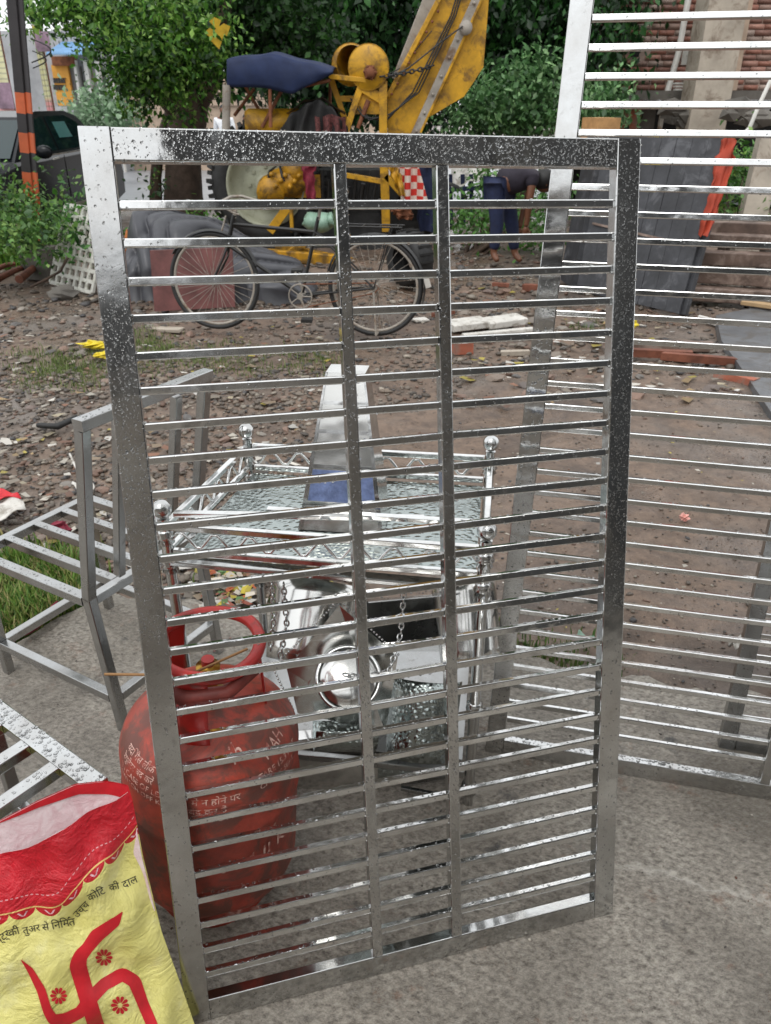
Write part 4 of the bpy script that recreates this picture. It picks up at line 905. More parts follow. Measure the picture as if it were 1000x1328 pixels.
def standing(px, py_head, Y, label, top, legs, h=1.68, walk=.18):
    z0 = float(slope(np.array(Y))) + .03; x = P(px, py_head, Y).x; t_ = thing('person', (x, Y, z0), label, 'person'); k = h / 1.7
    q = lambda a, b_, c_: Vector((x + a * k, Y + b_ * k, z0 + c_ * k))
    J = [q(0, 0, .92), q(0, 0, 1.15), q(0, 0, 1.38), q(0, 0, 1.5), q(-.09, 0, .88), q(-.1, walk, .48), q(-.1, walk * .6, .07), q(.09, 0, .88), q(.1, -walk, .48), q(.1, -walk * 1.1, .07),
         q(-.2, 0, 1.38), q(-.25, .05, 1.1), q(-.24, -.05, .88), q(.2, 0, 1.38), q(.25, -.02, 1.1), q(.24, .1, .88), q(-.1, walk * .6 - .12, .04), q(.1, -walk * 1.1 - .12, .04)]
    E_ = [(0, 1), (1, 2), (2, 3), (0, 4), (4, 5), (5, 6), (6, 16), (0, 7), (7, 8), (8, 9), (9, 17), (2, 10), (10, 11), (11, 12), (2, 13), (13, 14), (14, 15)]
    skin_fig('body', J, E_, [.12, .11, .11, .05, .085, .06, .04, .085, .06, .04, .05, .04, .03, .05, .04, .03, .03, .03], M['skin'], t_)
    skin_fig('shirt', [J[0], J[1], J[2], J[10], J[11], J[13], J[14]], [(0, 1), (1, 2), (2, 3), (3, 4), (2, 5), (5, 6)], [.155, .15, .15, .075, .06, .075, .06], top, t_)
    skin_fig('trousers', [J[0], J[4], J[5], J[6], J[7], J[8], J[9]], [(0, 1), (1, 2), (2, 3), (0, 4), (4, 5), (5, 6)], [.14, .11, .085, .06, .11, .085, .06], legs, t_)
    mb = MB(); mb.sphere(q(0, 0, 1.6), .1 * k, 14, 10, sc=(.8, .95, 1.15)); mb.sphere(q(0, -.1, 1.58), .02 * k, 6, 5); mb.build('head', M['skin'], t_)
    mb = MB(); mb.sphere(q(0, .015, 1.63), .108 * k, 14, 10, sc=(.82, .92, 1.0)); mb.build('hair', M['hair'], t_)
standing(289, 142, 22.5, 'person in white shirt walking on the road beyond the tree', M['shirt_white'], M['black_cloth'])
standing(318, 150, 24.5, 'small dark clothed person standing far off under the blue canopy', M['black_cloth'], M['black_cloth'], 1.5, .05)

# cart with white sheet behind the man
q = G(607, 300); ct = thing('handcart', (q.x, 10.2, -.03), 'handcart with blue legs under a white sheet left of the bending man', 'cart')
mb = MB(); mb.grid(lambda u, v: P(585 + u * 46, 208 + v * (36 - 14 * u), 10.2 + .3 * (1 - v)) + Vector((0, 0, .02 * math.sin(u * 15))), 14, 8); mb.build('white_sheet', M['foam'], ct)
for x_ in (584, 600, 611, 628): MB().beam(P(x_, 226, 10.25), P(x_ + 1, 292, 10.25), .05, .05).build('leg', M['jeans'], ct)
mb = MB(); mb.beam(P(580, 246, 10.2), P(632, 243, 10.2), .04, .05); mb.build('cross_bar', M['jeans'], ct)
mb = MB(); mb.lathe([(.24, -.02), (.27, -.02), (.28, 0), (.27, .02), (.24, .02)], P(578, 268, 10.05), (0, 1, 0), 24); mb.build('wheel', M['rubber'], ct)

# ------------------------------------------------------------------ black board panel + orange cloth
A1 = G(881, 407); A0 = G(747, 376); B1 = P(941, 183, 6.75); B0 = P(787, 171, 7.6)
bp = thing('board_panel', tuple((A0 + A1) / 2), 'large leaning panel of black weathered vertical boards behind the right grille', 'panel')
nb = 8
nrm = (A1 - A0).cross(B0 - A0).normalized(); nrm = nrm if nrm.y < 0 else -nrm
for k in range(nb):
    u0, u1 = k / nb + .002, (k + 1) / nb - .001
    b0, b1 = A0.lerp(A1, u0), A0.lerp(A1, u1); t0, t1 = B0.lerp(B1, u0), B0.lerp(B1, u1); o_ = nrm * random.uniform(0, .007)
    mb = MB(); mb.prism([b0 + o_, b1 + o_, t1 + o_, t0 + o_], -nrm * .035); mb.build('board', M['board_black'], bp)
mb = MB(); mb.beam(B0 - nrm * .06 + Vector((0, 0, .0)), B1 - nrm * .06, .07, .06, up=nrm); mb.build('top_rail', M['board_black'], bp)
mb = MB(); mb.beam(A1.lerp(A0, -.01) - nrm * .05, B1.lerp(B0, -.01) - nrm * .05, .05, .05, up=nrm); mb.build('side_rail', M['board_black'], bp)
mb = MB(); a_, b_ = A0.lerp(B0, .43), A1.lerp(B1, .43); mb.beam(a_.lerp(b_, .05) + nrm * .02, a_.lerp(b_, .75) + nrm * .02 + Vector((0, 0, -.04)), .02, .008, up=nrm); mb.build('tie_strip', M['timber'], bp)
mb = MB(); mb.prism([A0 + Vector((-.05, .5, 0)), A0 + Vector((-.02, .1, 0)), B0 + Vector((-.02, .1, -.05)), B0 + Vector((-.05, .5, -.05))], (1.0, .35, 0)); tag(mb.build('dark_cabinet', M['board_black']), 'dark wooden cabinet standing behind the leaning black boards', 'cabinet')
cloth_strip('orange_cloth', [P(946, 180, 6.72), P(940, 205, 6.66), P(932, 240, 6.55), P(922, 275, 6.45), P(912, 306, 6.35)], [.09, .13, .11, .09, .05], M['orange_cloth'], 'bright orange cloth hanging down the right edge of the black boards', 'cloth', .05, seed=1)
q = P(778, 172, 8.3); mb = MB(); mb.box(q, (.24, .3, .26), RZ(.3)); mb.beam(P(764, 215, 8.2), P(780, 240, 8.2), .12, .04); tag(mb.build('cardboard_box', simple('tan_cardboard', hexc('b98d5c'), .8, .2, 8)), 'tan cardboard box behind the top left corner of the black boards', 'box')

# ------------------------------------------------------------------ tarp pile, board, bundle, perforated crate, rocks
def tarp(u, v):
    x = -2.36 + u * 1.72; y = 6.75 + v * 1.2
    prof = np.interp(u, [0, .05, .12, .3, .5, .7, .9, 1], [.0, .45, .66, .68, .60, .36, .24, .0]); s_ = math.sin(min(1, v * 1.15) * math.pi) ** .5
    fold = abs(math.sin(u * 26 + 5 * math.sin(v * 4 + u * 3))) ** .6 * .07 + abs(math.sin(u * 9 - v * 7)) ** .7 * .07
    if v < .02 or v > .98 or u < .01 or u > .99: return Vector((x, y, -.05))
    return Vector((x + .05 * math.sin(v * 8 + u * 5), y - fold, max(-.03, prof * s_ + fold * .5 - .05)))
mb = MB(); mb.grid(tarp, 150, 60); tag(mb.build('tarpaulin_pile', M['grey_tarp']), 'grey tarpaulin thrown over a pile behind the bicycle front wheel', 'tarpaulin')
a = G(200, 404); b_ = G(296, 398); mb = MB(); q0, q1 = P(192, 338, 6.35), P(296, 335, 6.4); a = Vector((q0.x, a.y, 0)); b_ = Vector((q1.x, b_.y, 0))
mb.prism([a, b_, b_ + Vector((0, .1, .46)), a + Vector((0, .1, .46))], (0, .03, 0)); tag(mb.build('maroon_board', M['maroon']), 'faded maroon board standing behind the bicycle front wheel', 'board')
def lump(c, r, mat, name, label, cat, amp=.2, seg=20, rings=14, seed=0):
    mb = MB(); c = Vector(c)
    def f(u, v):
        th = math.pi * v; ph_ = 2 * math.pi * u; d = Vector((math.sin(th) * math.cos(ph_), math.sin(th) * math.sin(ph_), math.cos(th)))
        k = 1 + amp * (math.sin(d.x * 5 + seed) * math.sin(d.y * 4 + d.z * 5 + seed * 2) + .5 * math.sin(d.z * 11 + d.x * 9 + seed))
        return c + Vector((d.x * r[0] * k, d.y * r[1] * k, d.z * r[2] * k))
    mb.grid(f, seg, rings, 0, False, True); o = mb.build(name, mat); return tag(o, label, cat)
q = G(176, 372); lump((q.x, q.y + .1, .18), (.12, .13, .24), M['orange_bag'], 'orange_bundle', 'crumpled orange brown bundle beside the maroon board', 'bundle', .3)
q = G(48, 357); mb = MB(); mb.prism([(q.x - .13, q.y, -.04), (q.x + .12, q.y - .05, -.04), (q.x + .15, q.y - .02, .24), (q.x - .16, q.y + .02, .26)], (.03, .18, .02)); tag(mb.build('stone_block', M['concrete_dark']), 'squared grey stone block at the edge of the weeds', 'stone')
q = G(28, 316); lump((q.x, q.y, .12), (.17, .13, .15), M['concrete_dark'], 'boulder', 'rough grey boulder among the weeds left of the stone block', 'stone', .25, 10, 8)
q = G(82, 385); lump((q.x, q.y, .03), (.13, .09, .07), M['concrete_dark'], 'boulder', 'flat dark rock in front of the perforated white crate', 'stone', .25, 9, 7, 3)
# perforated crate panel
c0 = G(108, 370); pw = thing('perforated_crate', tuple(c0), 'dirty white plastic crate with square holes leaning in the weeds', 'crate')
a = G(66, 366); b_ = G(152, 388); ex = (b_ - a).normalized(); W_ = .72; upv = (P(86, 266, 7.75) - a); Lh = upv.length; uv_ = upv.normalized(); nn = ex.cross(uv_)
for i in range(8):
    p0 = a + ex * (W_ * i / 7); mb = MB(); mb.beam(p0, p0 + upv, .036, .03, up=nn, r=.005); mb.build('vertical_rib', M['crate'], pw)
for j in range(9):
    p0 = a + upv * (j / 8); mb = MB(); mb.beam(p0, p0 + ex * W_, .026, .036, up=uv_, r=.005); mb.build('cross_rib', M['crate'], pw)
vb = [(tuple(a + ex * x_ + upv * y_ - nn * .04), (.09, .05, .09), 60) for x_, y_ in ((.18, .85), (.22, .7), (.28, .6), (.33, .55), (.42, .62), (.40, .5), (.12, .75), (.3, 1.02))]
o = leaf_cloud('creeper', vb, .07, ['3f7a2a', '559038', '2f6024'], droop=.2); tag(o, 'green creeper climbing over the perforated white crate', 'plant')
# rusty sticks, orange-brown
for k, (p0, p1, r_) in enumerate((((-10, 372), (40, 352), .035), ((26, 368), (55, 349), .04), ((-10, 358), (20, 350), .03))):
    a, b_ = G(*p0), G(*p1); mb = MB(); mb.tube([a + Vector((0, 0, .04)), a.lerp(b_, .5) + Vector((.02, .01, .07)), b_ + Vector((0, 0, .06))], [r_, r_ * .8, r_ * .7], 8)
    tag(mb.build('timber_piece', M['red_timber']), ['long reddish timber piece lying left below the stone block', 'short thick reddish timber piece touching the stone block', 'reddish timber piece furthest left at the picture edge'][k], 'wood', 'reddish timber pieces below the weeds')
mb = MB(); mb.tube([P(40, 372, 7.2), P(60, 362, 7.1), P(78, 352, 7.1), P(90, 330, 7.15)], .012, 6); tag(mb.build('dry_stem', M['bark']), 'thin curved dry stem beside the perforated crate', 'stem')

# white foam slabs, bricks, timber on the ground behind grille
for k, (p0, p1, h_, w_) in enumerate((((582, 428), (628, 424), .05, .2), ((628, 425), (676, 420), .05, .19), ((600, 441), (690, 434), .03, .05))):
    a, b_ = G(*p0), G(*p1); mb = MB(); mb.beam(a + Vector((0, 0, .03)), b_ + Vector((0, 0, .04)), w_, h_, r=.008)
    tag(mb.build('foam_board', M['foam']), ['left thick white foam board on the dirt behind the grille', 'right thick white foam board on the dirt beside the big grille stile', 'thin white strip lying in front of the foam boards'][k], 'board', 'white boards on the dirt')
def chunk(px, py, size, mat, label, cat='brick', rz=0, name='brick'):
    q = G(px, py); mb = MB(); sx_, sy_, sz_ = size; j = lambda: random.uniform(-.12, .12)
    V = [((x_ + j() * .3) * sx_, (y_ + j() * .3) * sy_, (z_ + j() * .2) * sz_) for x_ in (-.5, .5) for y_ in (-.5, .5) for z_ in (-.5, .5)]
    R = RZ(rz); V = [Vector((q.x, q.y, sz_ * .4 - .02)) + R @ Vector(v_) for v_ in V]
    mb.add(V, [(0, 1, 3, 2), (4, 6, 7, 5), (0, 4, 5, 1), (2, 3, 7, 6), (0, 2, 6, 4), (1, 5, 7, 3)]); return tag(mb.build(name, mat), label, cat)
chunk(599, 452, (.13, .1, .08), M['brick'], 'broken red brick right of the second mullion, below the foam boards', rz=.2)
chunk(668, 456, (.2, .05, .03), M['concrete'], 'pale concrete splinter in the debris below the foam boards', 'rubble', .1, 'concrete_splinter')
chunk(700, 374, (.30, .06, .06), M['red_timber'], 'reddish stick lying left of the black boards', 'wood', -.2, 'wood_piece')
chunk(650, 368, (.16, .05, .03), M['red_timber'], 'short reddish stick below the bending man', 'wood', -.35, 'wood_piece')
chunk(600, 395, (.3, .05, .03), M['timber'], 'brown wood splinter right of the spare tyre', 'wood', .3, 'wood_piece')
chunk(612, 352, (.35, .10, .02), M['timber'], 'flat brown board piece near the bending man\'s feet', 'wood', .1, 'wood_piece')
chunk(215, 425, (.25, .09, .02), M['concrete'], 'flat grey tile piece below the bicycle front wheel', 'rubble', -.2, 'tile_piece')
chunk(545, 412, (.12, .1, .012), M['foam'], 'white paper scrap lying right of the bicycle rear wheel', 'paper', .4, 'paper_scrap')
chunk(575, 405, (.2, .08, .03), M['red_timber'], 'reddish bark pieces right of the bicycle rear wheel', 'wood', .8, 'wood_piece')
chunk(855, 447, (.75, .10, .05), M['timber'], 'long brown plank edge on the dirt in front of the black boards', 'wood', -.12, 'plank')
chunk(845, 458, (.55, .05, .05), M['red_timber'], 'reddish stick lying in front of the long brown plank', 'wood', -.16, 'wood_piece')
chunk(905, 465, (.45, .05, .05), M['red_timber'], 'reddish stick on the debris bank near the cement slab', 'wood', -.3, 'wood_piece')
chunk(955, 490, (.25, .08, .05), M['brick'], 'reddish brick edge at the rim of the cement slab', rz=-.9)
chunk(940, 420, (.5, .04, .04), M['pvc'], 'pale narrow pipe piece along the cement slab rim', 'pipe', -1.0, 'pipe_piece')
q = G(818, 425); lump((q.x, q.y, .03), (.05, .05, .04), M['yellow_rag'], 'yellow_scrap', 'yellow plastic scrap at the right side of the front grille', 'scrap', .3, 10, 8)
q = G(129, 458); 
for k, (px, py, r_) in enumerate(((124, 449, (.10, .05, .025)), (136, 462, (.07, .04, .02)))):
    q = G(px, py); lump((q.x, q.y, .01), r_, M['yellow_rag'], 'yellow_rag', ['larger yellow plastic rag lying left of the front grille', 'smaller yellow plastic rag touching the front grille outline'][k], 'rag', .35, 14, 10, k)
# hose piece
mb = MB(); a = G(50, 556); b_ = G(76, 559); c_ = G(101, 548); mb.tube([a + Vector((0, 0, .02)), b_ + Vector((0, 0, .025)), c_ + Vector((0, 0, .03))], [.014, .018, .015], 10); tag(mb.build('hose_piece', M['rubber']), 'short black rubber hose piece lying on the gravel', 'hose')
# red white packet, red cloths
def flat_sheet(name, pxs, mat, label, cat, zz=.02, amp=.012, n=10, seed=0):
    q = [G(x_, y_) for x_, y_ in pxs]; mb = MB()
    mb.grid(lambda u, v: (q[0].lerp(q[1], u)).lerp(q[3].lerp(q[2], u), v) + Vector((0, 0, zz + amp * math.sin(u * 9 + seed) * math.sin(v * 7 + seed) + amp)), n, n)
    o = mb.build(name, mat); s_ = o.modifiers.new('t', 'SOLIDIFY'); s_.thickness = .004; return tag(o, label, cat)
flat_sheet('packet', [(-20, 690), (36, 668), (30, 655), (-20, 660)], M['foam'], 'white side of the red and white packet at the left edge', 'packet', seed=1)
flat_sheet('packet', [(-20, 661), (30, 655), (20, 650), (-20, 640)], M['red_print'], 'red foil flap of the packet at the left edge', 'packet', .03, seed=2)
flat_sheet('red_cloth', [(-20, 872), (6, 858), (88, 800), (78, 798)], M['plum'], 'dark red cloth strip lying along the slab edge under the chair', 'cloth', .03, .015, 14, 4)
q = G(72, 690); lump((q.x, q.y, .02), (.05, .04, .03), M['plum'], 'red_scrap', 'crumpled dark red cloth scrap seen through the chair seat', 'scrap', .4, 12, 9)
flat_sheet('foam_tray', [(945, 848), (966, 856), (962, 840), (940, 842)], M['foam'], 'white torn foam tray on the dirt behind the right grille', 'litter', .02, .02, 6, 2)
q = G(888, 671); lump((q.x, q.y, .0), (.018, .016, .016), M['pink'], 'pink_scrap', 'small pink scrap on the bare dirt behind the right grille', 'scrap', .4, 10, 8)
flat_sheet('blue_wrapper', [(742, 840), (776, 852), (776, 845), (750, 833)], M['green_bag'], 'pale blue green wrapper between the two grilles', 'wrapper', .03, .012, 6, 5)
flat_sheet('white_litter', [(95, 640), (120, 655), (125, 640), (105, 628)], M['foam'], 'white plastic scraps behind the steel chair back post', 'litter', .02, .02, 6, 7)
mb = MB(); mb.tube([G(92, 596) + Vector((0, 0, .03)), G(98, 610) + Vector((0, 0, .03)), G(105, 622) + Vector((0, 0, .02))], .005, 6); tag(mb.build('white_strip', M['foam']), 'thin white plastic strip on the gravel left of the chair post', 'strip')
# general small litter
quad_v = np.array([(-.5, -.4, 0), (.5, -.35, .05), (.45, .4, 0), (-.4, .45, .08)]); quad_f = np.array([(0, 1, 2), (0, 2, 3)])
pos = []; size = []
for (n_, x0, x1, y0, y1, s0, s1) in ((150, -30, 200, 560, 760, .015, .05), (130, 240, 430, 690, 800, .015, .05), (240, 0, 480, 400, 600, .015, .06), (260, 580, 1000, 330, 520, .02, .07), (60, 620, 1000, 520, 860, .008, .025)):
    x, y = px_region(n_, x0, x1, y0, y1); ok = y > slab_y(x); x, y = x[ok], y[ok]; pos.append(np.stack([x, y, ground_z(x, y) + .02], 1)); size.append(rng.uniform(s0, s1, len(x)))
lt_ = scatter('litter', np.concatenate(pos), np.concatenate(size), (.6, 1.8), ['b5afa3', 'bfbcb5', 'a39880', '86604c', 'a39545', '8f8779', '6f5344', 'cfcac0', '83735f', '98805a', '7d7468', '6d645a'], M['litter'], quad_v, quad_f)
tag(lt_, 'small scraps of paper, leaves and plastic littering the yard', 'litter', kind='stuff')
pos = []; size = []
x, y = px_region(150, 262, 345, 715, 792); pos = np.stack([x, y, ground_z(x, y) + .03], 1)
lt2 = scatter('bright_litter', pos, rng.uniform(.015, .04, len(x)), (.6, 2), ['b8a632', 'b0582a', 'bdbab2', '55753f', 'c9bfae', 'a58a4a', '8f4a36', '6d645a', '83735f', '7d7468'], M['litter'], quad_v, quad_f)
tag(lt2, 'colourful scraps of fruit peel and wrappers behind the gas cylinder', 'litter', kind='stuff')

# ================================================================== BICYCLE
fw = G(283, 427); rw = G(487, 436); fw.z = rw.z = 0
R_ = .345; FC = Vector((fw.x, fw.y, R_)); RC = Vector((rw.x, rw.y, R_)); bd = (RC - FC).normalized(); lean = Vector((0, .10, 0))
bk = thing('bicycle', tuple((fw + rw) / 2), 'old black roadster bicycle standing in front of the yellow crane', 'bicycle')
side = Vector((-bd.y, bd.x, 0))
def bp_(s_, z_, o_=0): return FC + bd * s_ + Vector((0, 0, z_ - R_)) + side * o_ + Vector((0, .12 * z_, 0))
WB = (RC - FC).length
for c_s, nm in ((0, 'front_wheel'), (WB, 'rear_wheel')):
    ring = lambda r_, o_=0: [bp_(c_s + r_ * math.cos(a), R_ + r_ * math.sin(a), o_) for a in [2 * math.pi * k / 48 for k in range(48)]]
    ty = MB().tube(ring(R_ - .018), .018, 8, closed=True).build(nm, M['rubber'], bk)
    MB().tube(ring(R_ - .040), .011, 6, closed=True).build('rim', M['grey_steel'], ty)
    mb = MB(); mb.tube([bp_(c_s, R_, -.05), bp_(c_s, R_, .05)], .02, 10)
    for k in range(32):
        a = 2 * math.pi * k / 32; a2 = a + (.35 if k % 2 else -.35); sgn = 1 if k % 4 < 2 else -1
        mb.tube([bp_(c_s + .02 * math.cos(a2 + 1), R_ + .02 * math.sin(a2 + 1), .03 * sgn), bp_(c_s + (R_ - .045) * math.cos(a), R_ + (R_ - .045) * math.sin(a), 0)], .0016, 4, cap=False)
    mb.build('spokes', M['grey_steel'], ty)
HT = bp_(.17, .74); HB = bp_(.125, .60); ST_ = bp_(.76, .76); BB = bp_(.66, .27); RA = bp_(WB, R_)
for (a, b_, r_, nm) in ((HT, bp_(.78, .70), .013, 'top_tube'), (HB, BB, .015, 'down_tube'), (BB, bp_(.80, .80), .013, 'seat_tube'), (bp_(.11, .56), bp_(.185, .80), .016, 'head_tube')):
    MB().tube([a, b_], r_, 10).build(nm, M['black'], bk)
mb = MB()
for o_ in (-.05, .05): mb.tube([bp_(.12, .58, o_ * .5), bp_(.10, .52, o_), bp_(0, R_, o_)], .009, 8)
mb.build('fork', M['black'], bk)
mb = MB()
for o_ in (-.05, .05): mb.tube([BB + side * o_ * .6, bp_(WB, R_, o_)], .008, 8); mb.tube([bp_(.78, .70, o_ * .4), bp_(WB, R_, o_)], .007, 8)
mb.build('rear_stays', M['black'], bk)
mb = MB(); mb.tube([bp_(.185, .78), bp_(.20, .90)], .012, 8); mb.tube([bp_(.30, .86, -.27), bp_(.16, .90, -.24), bp_(.17, .92, 0), bp_(.16, .90, .24), bp_(.30, .86, .27)], .011, 8); mb.tube([bp_(.14, .80, -.05), bp_(.1, .7, -.04)], .006, 6); mb.build('handlebar', M['grey_steel'], bk)
mb = MB(); mb.tube([bp_(.16, .885, -.2), bp_(.26, .84, -.22), bp_(.3, .83, -.22)], .006, 6); mb.tube([bp_(.16, .885, .2), bp_(.26, .84, .22)], .006, 6); mb.build('brake_levers', M['grey_steel'], bk)
def sad(u, v):
    th = v * math.pi; s_ = .68 + .28 * u; w_ = .02 + .09 * u ** 1.3; a = u; return bp_(s_, .86 + .03 * math.sin(th) * (1 - .3 * u) + .02 * u, w_ * math.cos(th))
mb = MB(); mb.grid(sad, 12, 10); sdl = mb.build('saddle', M['black_cloth'], bk); s_ = sdl.modifiers.new('t', 'SOLIDIFY'); s_.thickness = .02
MB().tube([bp_(.80, .78), bp_(.815, .86)], .011, 8).build('seat_post', M['grey_steel'], bk)
mb = MB(); mb.tube([BB - side * .06, BB + side * .06], .022, 10); mb.tube([BB + Vector((0, 0, 0)) - side * .045 + bd * .085 * math.cos(a) + Vector((0, 0, .085 * math.sin(a))) for a in [2 * math.pi * k / 28 for k in range(28)]], .006, 5, closed=True)
for k in range(5):
    a = k * 2 * math.pi / 5; mb.tube([BB - side * .045, BB - side * .045 + bd * .085 * math.cos(a) + Vector((0, 0, .085 * math.sin(a)))], .005, 5)
mb.build('chainring', M['grey_steel'], bk)
mb = MB(); c1 = BB - side * .065 + bd * .06 + Vector((0, 0, -.15)); c2 = BB + side * .065 - bd * .06 + Vector((0, 0, .15)); mb.tube([BB - side * .055, c1], .008, 6); mb.tube([BB + side * .055, c2], .008, 6); mb.build('cranks', M['grey_steel'], bk)
for c_, s2_ in ((c1, -1), (c2, 1)): mb = MB(); mb.box(c_ + side * .05 * s2_, (.08, .09, .022)); mb.build('pedal', M['rubber'], bk)
MB().tube([BB - side * .045 + Vector((0, 0, .085)), bp_(WB, R_ + .035, -.045), bp_(WB + .035, R_, -.045), bp_(WB, R_ - .035, -.045), BB - side * .045 - Vector((0, 0, .085))], .004, 5).build('chain', M['rust'], bk)
for c_s, a0, a1, nm in ((0, 20, 150, 'mudguard'), (WB, -20, 165, 'mudguard')):
    mb = MB(); mb.grid(lambda u, v: bp_(c_s + (R_ + .018 - .012 * abs(2 * v - 1)) * math.cos(math.radians(a0 + (a1 - a0) * u)), R_ + (R_ + .018 - .012 * abs(2 * v - 1)) * math.sin(math.radians(a0 + (a1 - a0) * u)), (v - .5) * .06), 24, 4); mb.build(nm, M['black'], bk)
mb = MB(); z_ = R_ * 2 + .06
for o_ in (-.06, .06): mb.tube([bp_(WB - .22, z_, o_), bp_(WB + .2, z_, o_)], .006, 6); mb.tube([bp_(WB, R_, o_), bp_(WB + .12, z_, o_)], .005, 6)
for k in range(4): mb.tube([bp_(WB - .2 + k * .12, z_, -.06), bp_(WB - .2 + k * .12, z_, .06)], .005, 6)
mb.build('carrier', M['black'], bk)
mb = MB(); mb.tube([bp_(WB, R_ - .02, -.07), bp_(WB + .02, .03, -.09)], .008, 6); mb.tube([bp_(WB, R_ - .02, .07), bp_(WB + .02, .03, .09)], .008, 6); mb.tube([bp_(WB + .02, .03, -.09), bp_(WB + .02, .03, .09)], .008, 6); mb.build('stand', M['grey_steel'], bk)
mb = MB(); mb.box(bp_(WB + .37, .40, -.01), (.04, .006, .1), Matrix.Rotation(-.3, 3, 'Y')); mb.build('reflector', M['foam'], bk)

# ================================================================== STEEL THINGS IN FRONT
drop_t = []
for rr_, zz in ((1, 0), (.82, .30), (.45, .46)):
    for k in range(7): drop_t.append((rr_ * math.cos(2 * math.pi * k / 7), rr_ * math.sin(2 * math.pi * k / 7), zz))
drop_t.append((0, 0, .52)); drop_t = np.array(drop_t)
dF = []
for r_ in range(2):
    for k in range(7):
        k2 = (k + 1) % 7; a, b_, c_, d_ = r_ * 7 + k, r_ * 7 + k2, (r_ + 1) * 7 + k2, (r_ + 1) * 7 + k; dF += [(a, b_, c_), (a, c_, d_)]
dF += [(14 + k, 14 + (k + 1) % 7, 21) for k in range(7)]; dF = np.array(dF)
def drops(faces, parent, name='water_drops'):
    """faces: (origin, edge u, edge v, normal, count, rmin, rmax)"""
    Vs = []
    for (o, eu, ev, nn_, cnt, r0, r1) in faces:
        if cnt < 1: continue
        o, eu, ev, nn_ = (np.array(q, dtype=float) for q in (o, eu, ev, nn_)); nn_ /= np.linalg.norm(nn_); a = np.cross(nn_, [0, 0, 1.0])
        if np.linalg.norm(a) < .05: a = np.array([1.0, 0, 0])
        a /= np.linalg.norm(a); b2 = np.cross(nn_, a)
        c = o + rng.random((cnt, 1)) * eu + rng.random((cnt, 1)) * ev
        r_ = r0 + (r1 - r0) * rng.random((cnt, 1, 1)) ** 2.2; st_ = rng.uniform(.85, 1.6, (cnt, 1, 1)); T = drop_t[None]
        ang = rng.normal(0, .5, (cnt, 1, 1)); x_ = T[..., 0:1] * r_; y_ = T[..., 1:2] * r_ * st_; xr_ = x_ * np.cos(ang) - y_ * np.sin(ang); yr_ = x_ * np.sin(ang) + y_ * np.cos(ang)
        Vs.append((c[:, None, :] + xr_ * a + yr_ * b2 + T[..., 2:3] * r_ * nn_).reshape(-1, 3))
    V = np.concatenate(Vs); n = len(V) // len(drop_t); F = (dF[None] + (np.arange(n) * len(drop_t))[:, None, None]).reshape(-1, 3)
    o = fast_mesh(name, V, F, M['water'], parent, smooth=True); o['kind'] = 'stuff'; return o
# ---- front grille (bilinear from its four outer corners)
BL = G(243, 1331); BR = G(795, 1185); TL = Vector((-.42185, 1.17929, 1.47346)); TR = Vector((.41936, 1.40238, 1.44924))
gn = Vector((.24859, -.93737, .24400))
fg = thing('window_grille', tuple((BL + BR) / 2), 'wet stainless steel window grille with two mullions leaning in front of everything', 'grille')
def GP(a, b_, off=0): return (BL.lerp(BR, a)).lerp(TL.lerp(TR, a), b_) + gn * off
DEP = .025; WW, HH = .870, 1.52; sf = .043 / WW; rf = .044 / HH
up_l = (TL - BL).normalized(); ex = (BR - BL).normalized()
def stile(a0, a1, b0, b1, dep, name, off=0.0, parent=None, mat='steel'):
    ac = (a0 + a1) / 2; p, q = GP(ac, b0, -dep / 2 + off), GP(ac, b1, -dep / 2 + off)
    w_ = (GP(a1, .5) - GP(a0, .5)).length; return MB().beam(p, q, w_, dep, up=gn, r=.002).build(name, M[mat], parent or fg)
stile(0, sf, 0, 1, DEP, 'stile'); stile(1 - sf, 1, 0, 1, DEP, 'stile')
def rail(b0, b1, a0, a1, dep, name, off=0.0, mat='steel'):
    bc = (b0 + b1) / 2; p, q = GP(a0, bc, -dep / 2 + off), GP(a1, bc, -dep / 2 + off); h_ = (GP(.5, b1) - GP(.5, b0)).length
    return MB().beam(p, q, h_, dep, up=gn, r=.002).build(name, M[mat], fg)
rail(0, rf, sf + .0005, 1 - sf - .0005, DEP - .0006, 'bottom_rail', -.0003); rail(1 - rf, 1, sf + .0005, 1 - sf - .0005, DEP - .0006, 'top_rail', -.0003)
dr = [(GP(0, 0), ex * .043, (TL - BL), gn, 500, .0006, .0022), (GP(1 - sf, 0), ex * .043, (TR - BR), gn, 500, .0006, .0022), (GP(sf, 1 - rf), (TR - TL) * .9, up_l * .044, gn, 700, .0006, .0024), (GP(sf, 0), (BR - BL) * .9, up_l * .044, gn, 120, .0006, .0016),
      (GP(0, .50), ex * .043, (TL - BL) * .38, gn, 1500, .0005, .0016), (GP(1 - sf, .45), ex * .043, (TR - BR) * .55, gn, 1700, .0005, .0016), (GP(sf + .08, 1 - rf), (TR - TL) * .82, up_l * .044, gn, 1900, .0005, .0017)]
for (a0, a1) in ((.4075, .4300), (.5925, .6165)):
    stile(a0, a1, rf + .0004, 1 - rf - .0004, DEP - .001, 'mullion', -.0005)
    dr += [(GP(a0, rf), ex * .020, (TL - BL) * .94, gn, 900, .0005, .0019)]
BSZ = .0125
cols = [(sf + .0004, .4071), (.4304, .5921), (.6169, 1 - sf - .0004)]
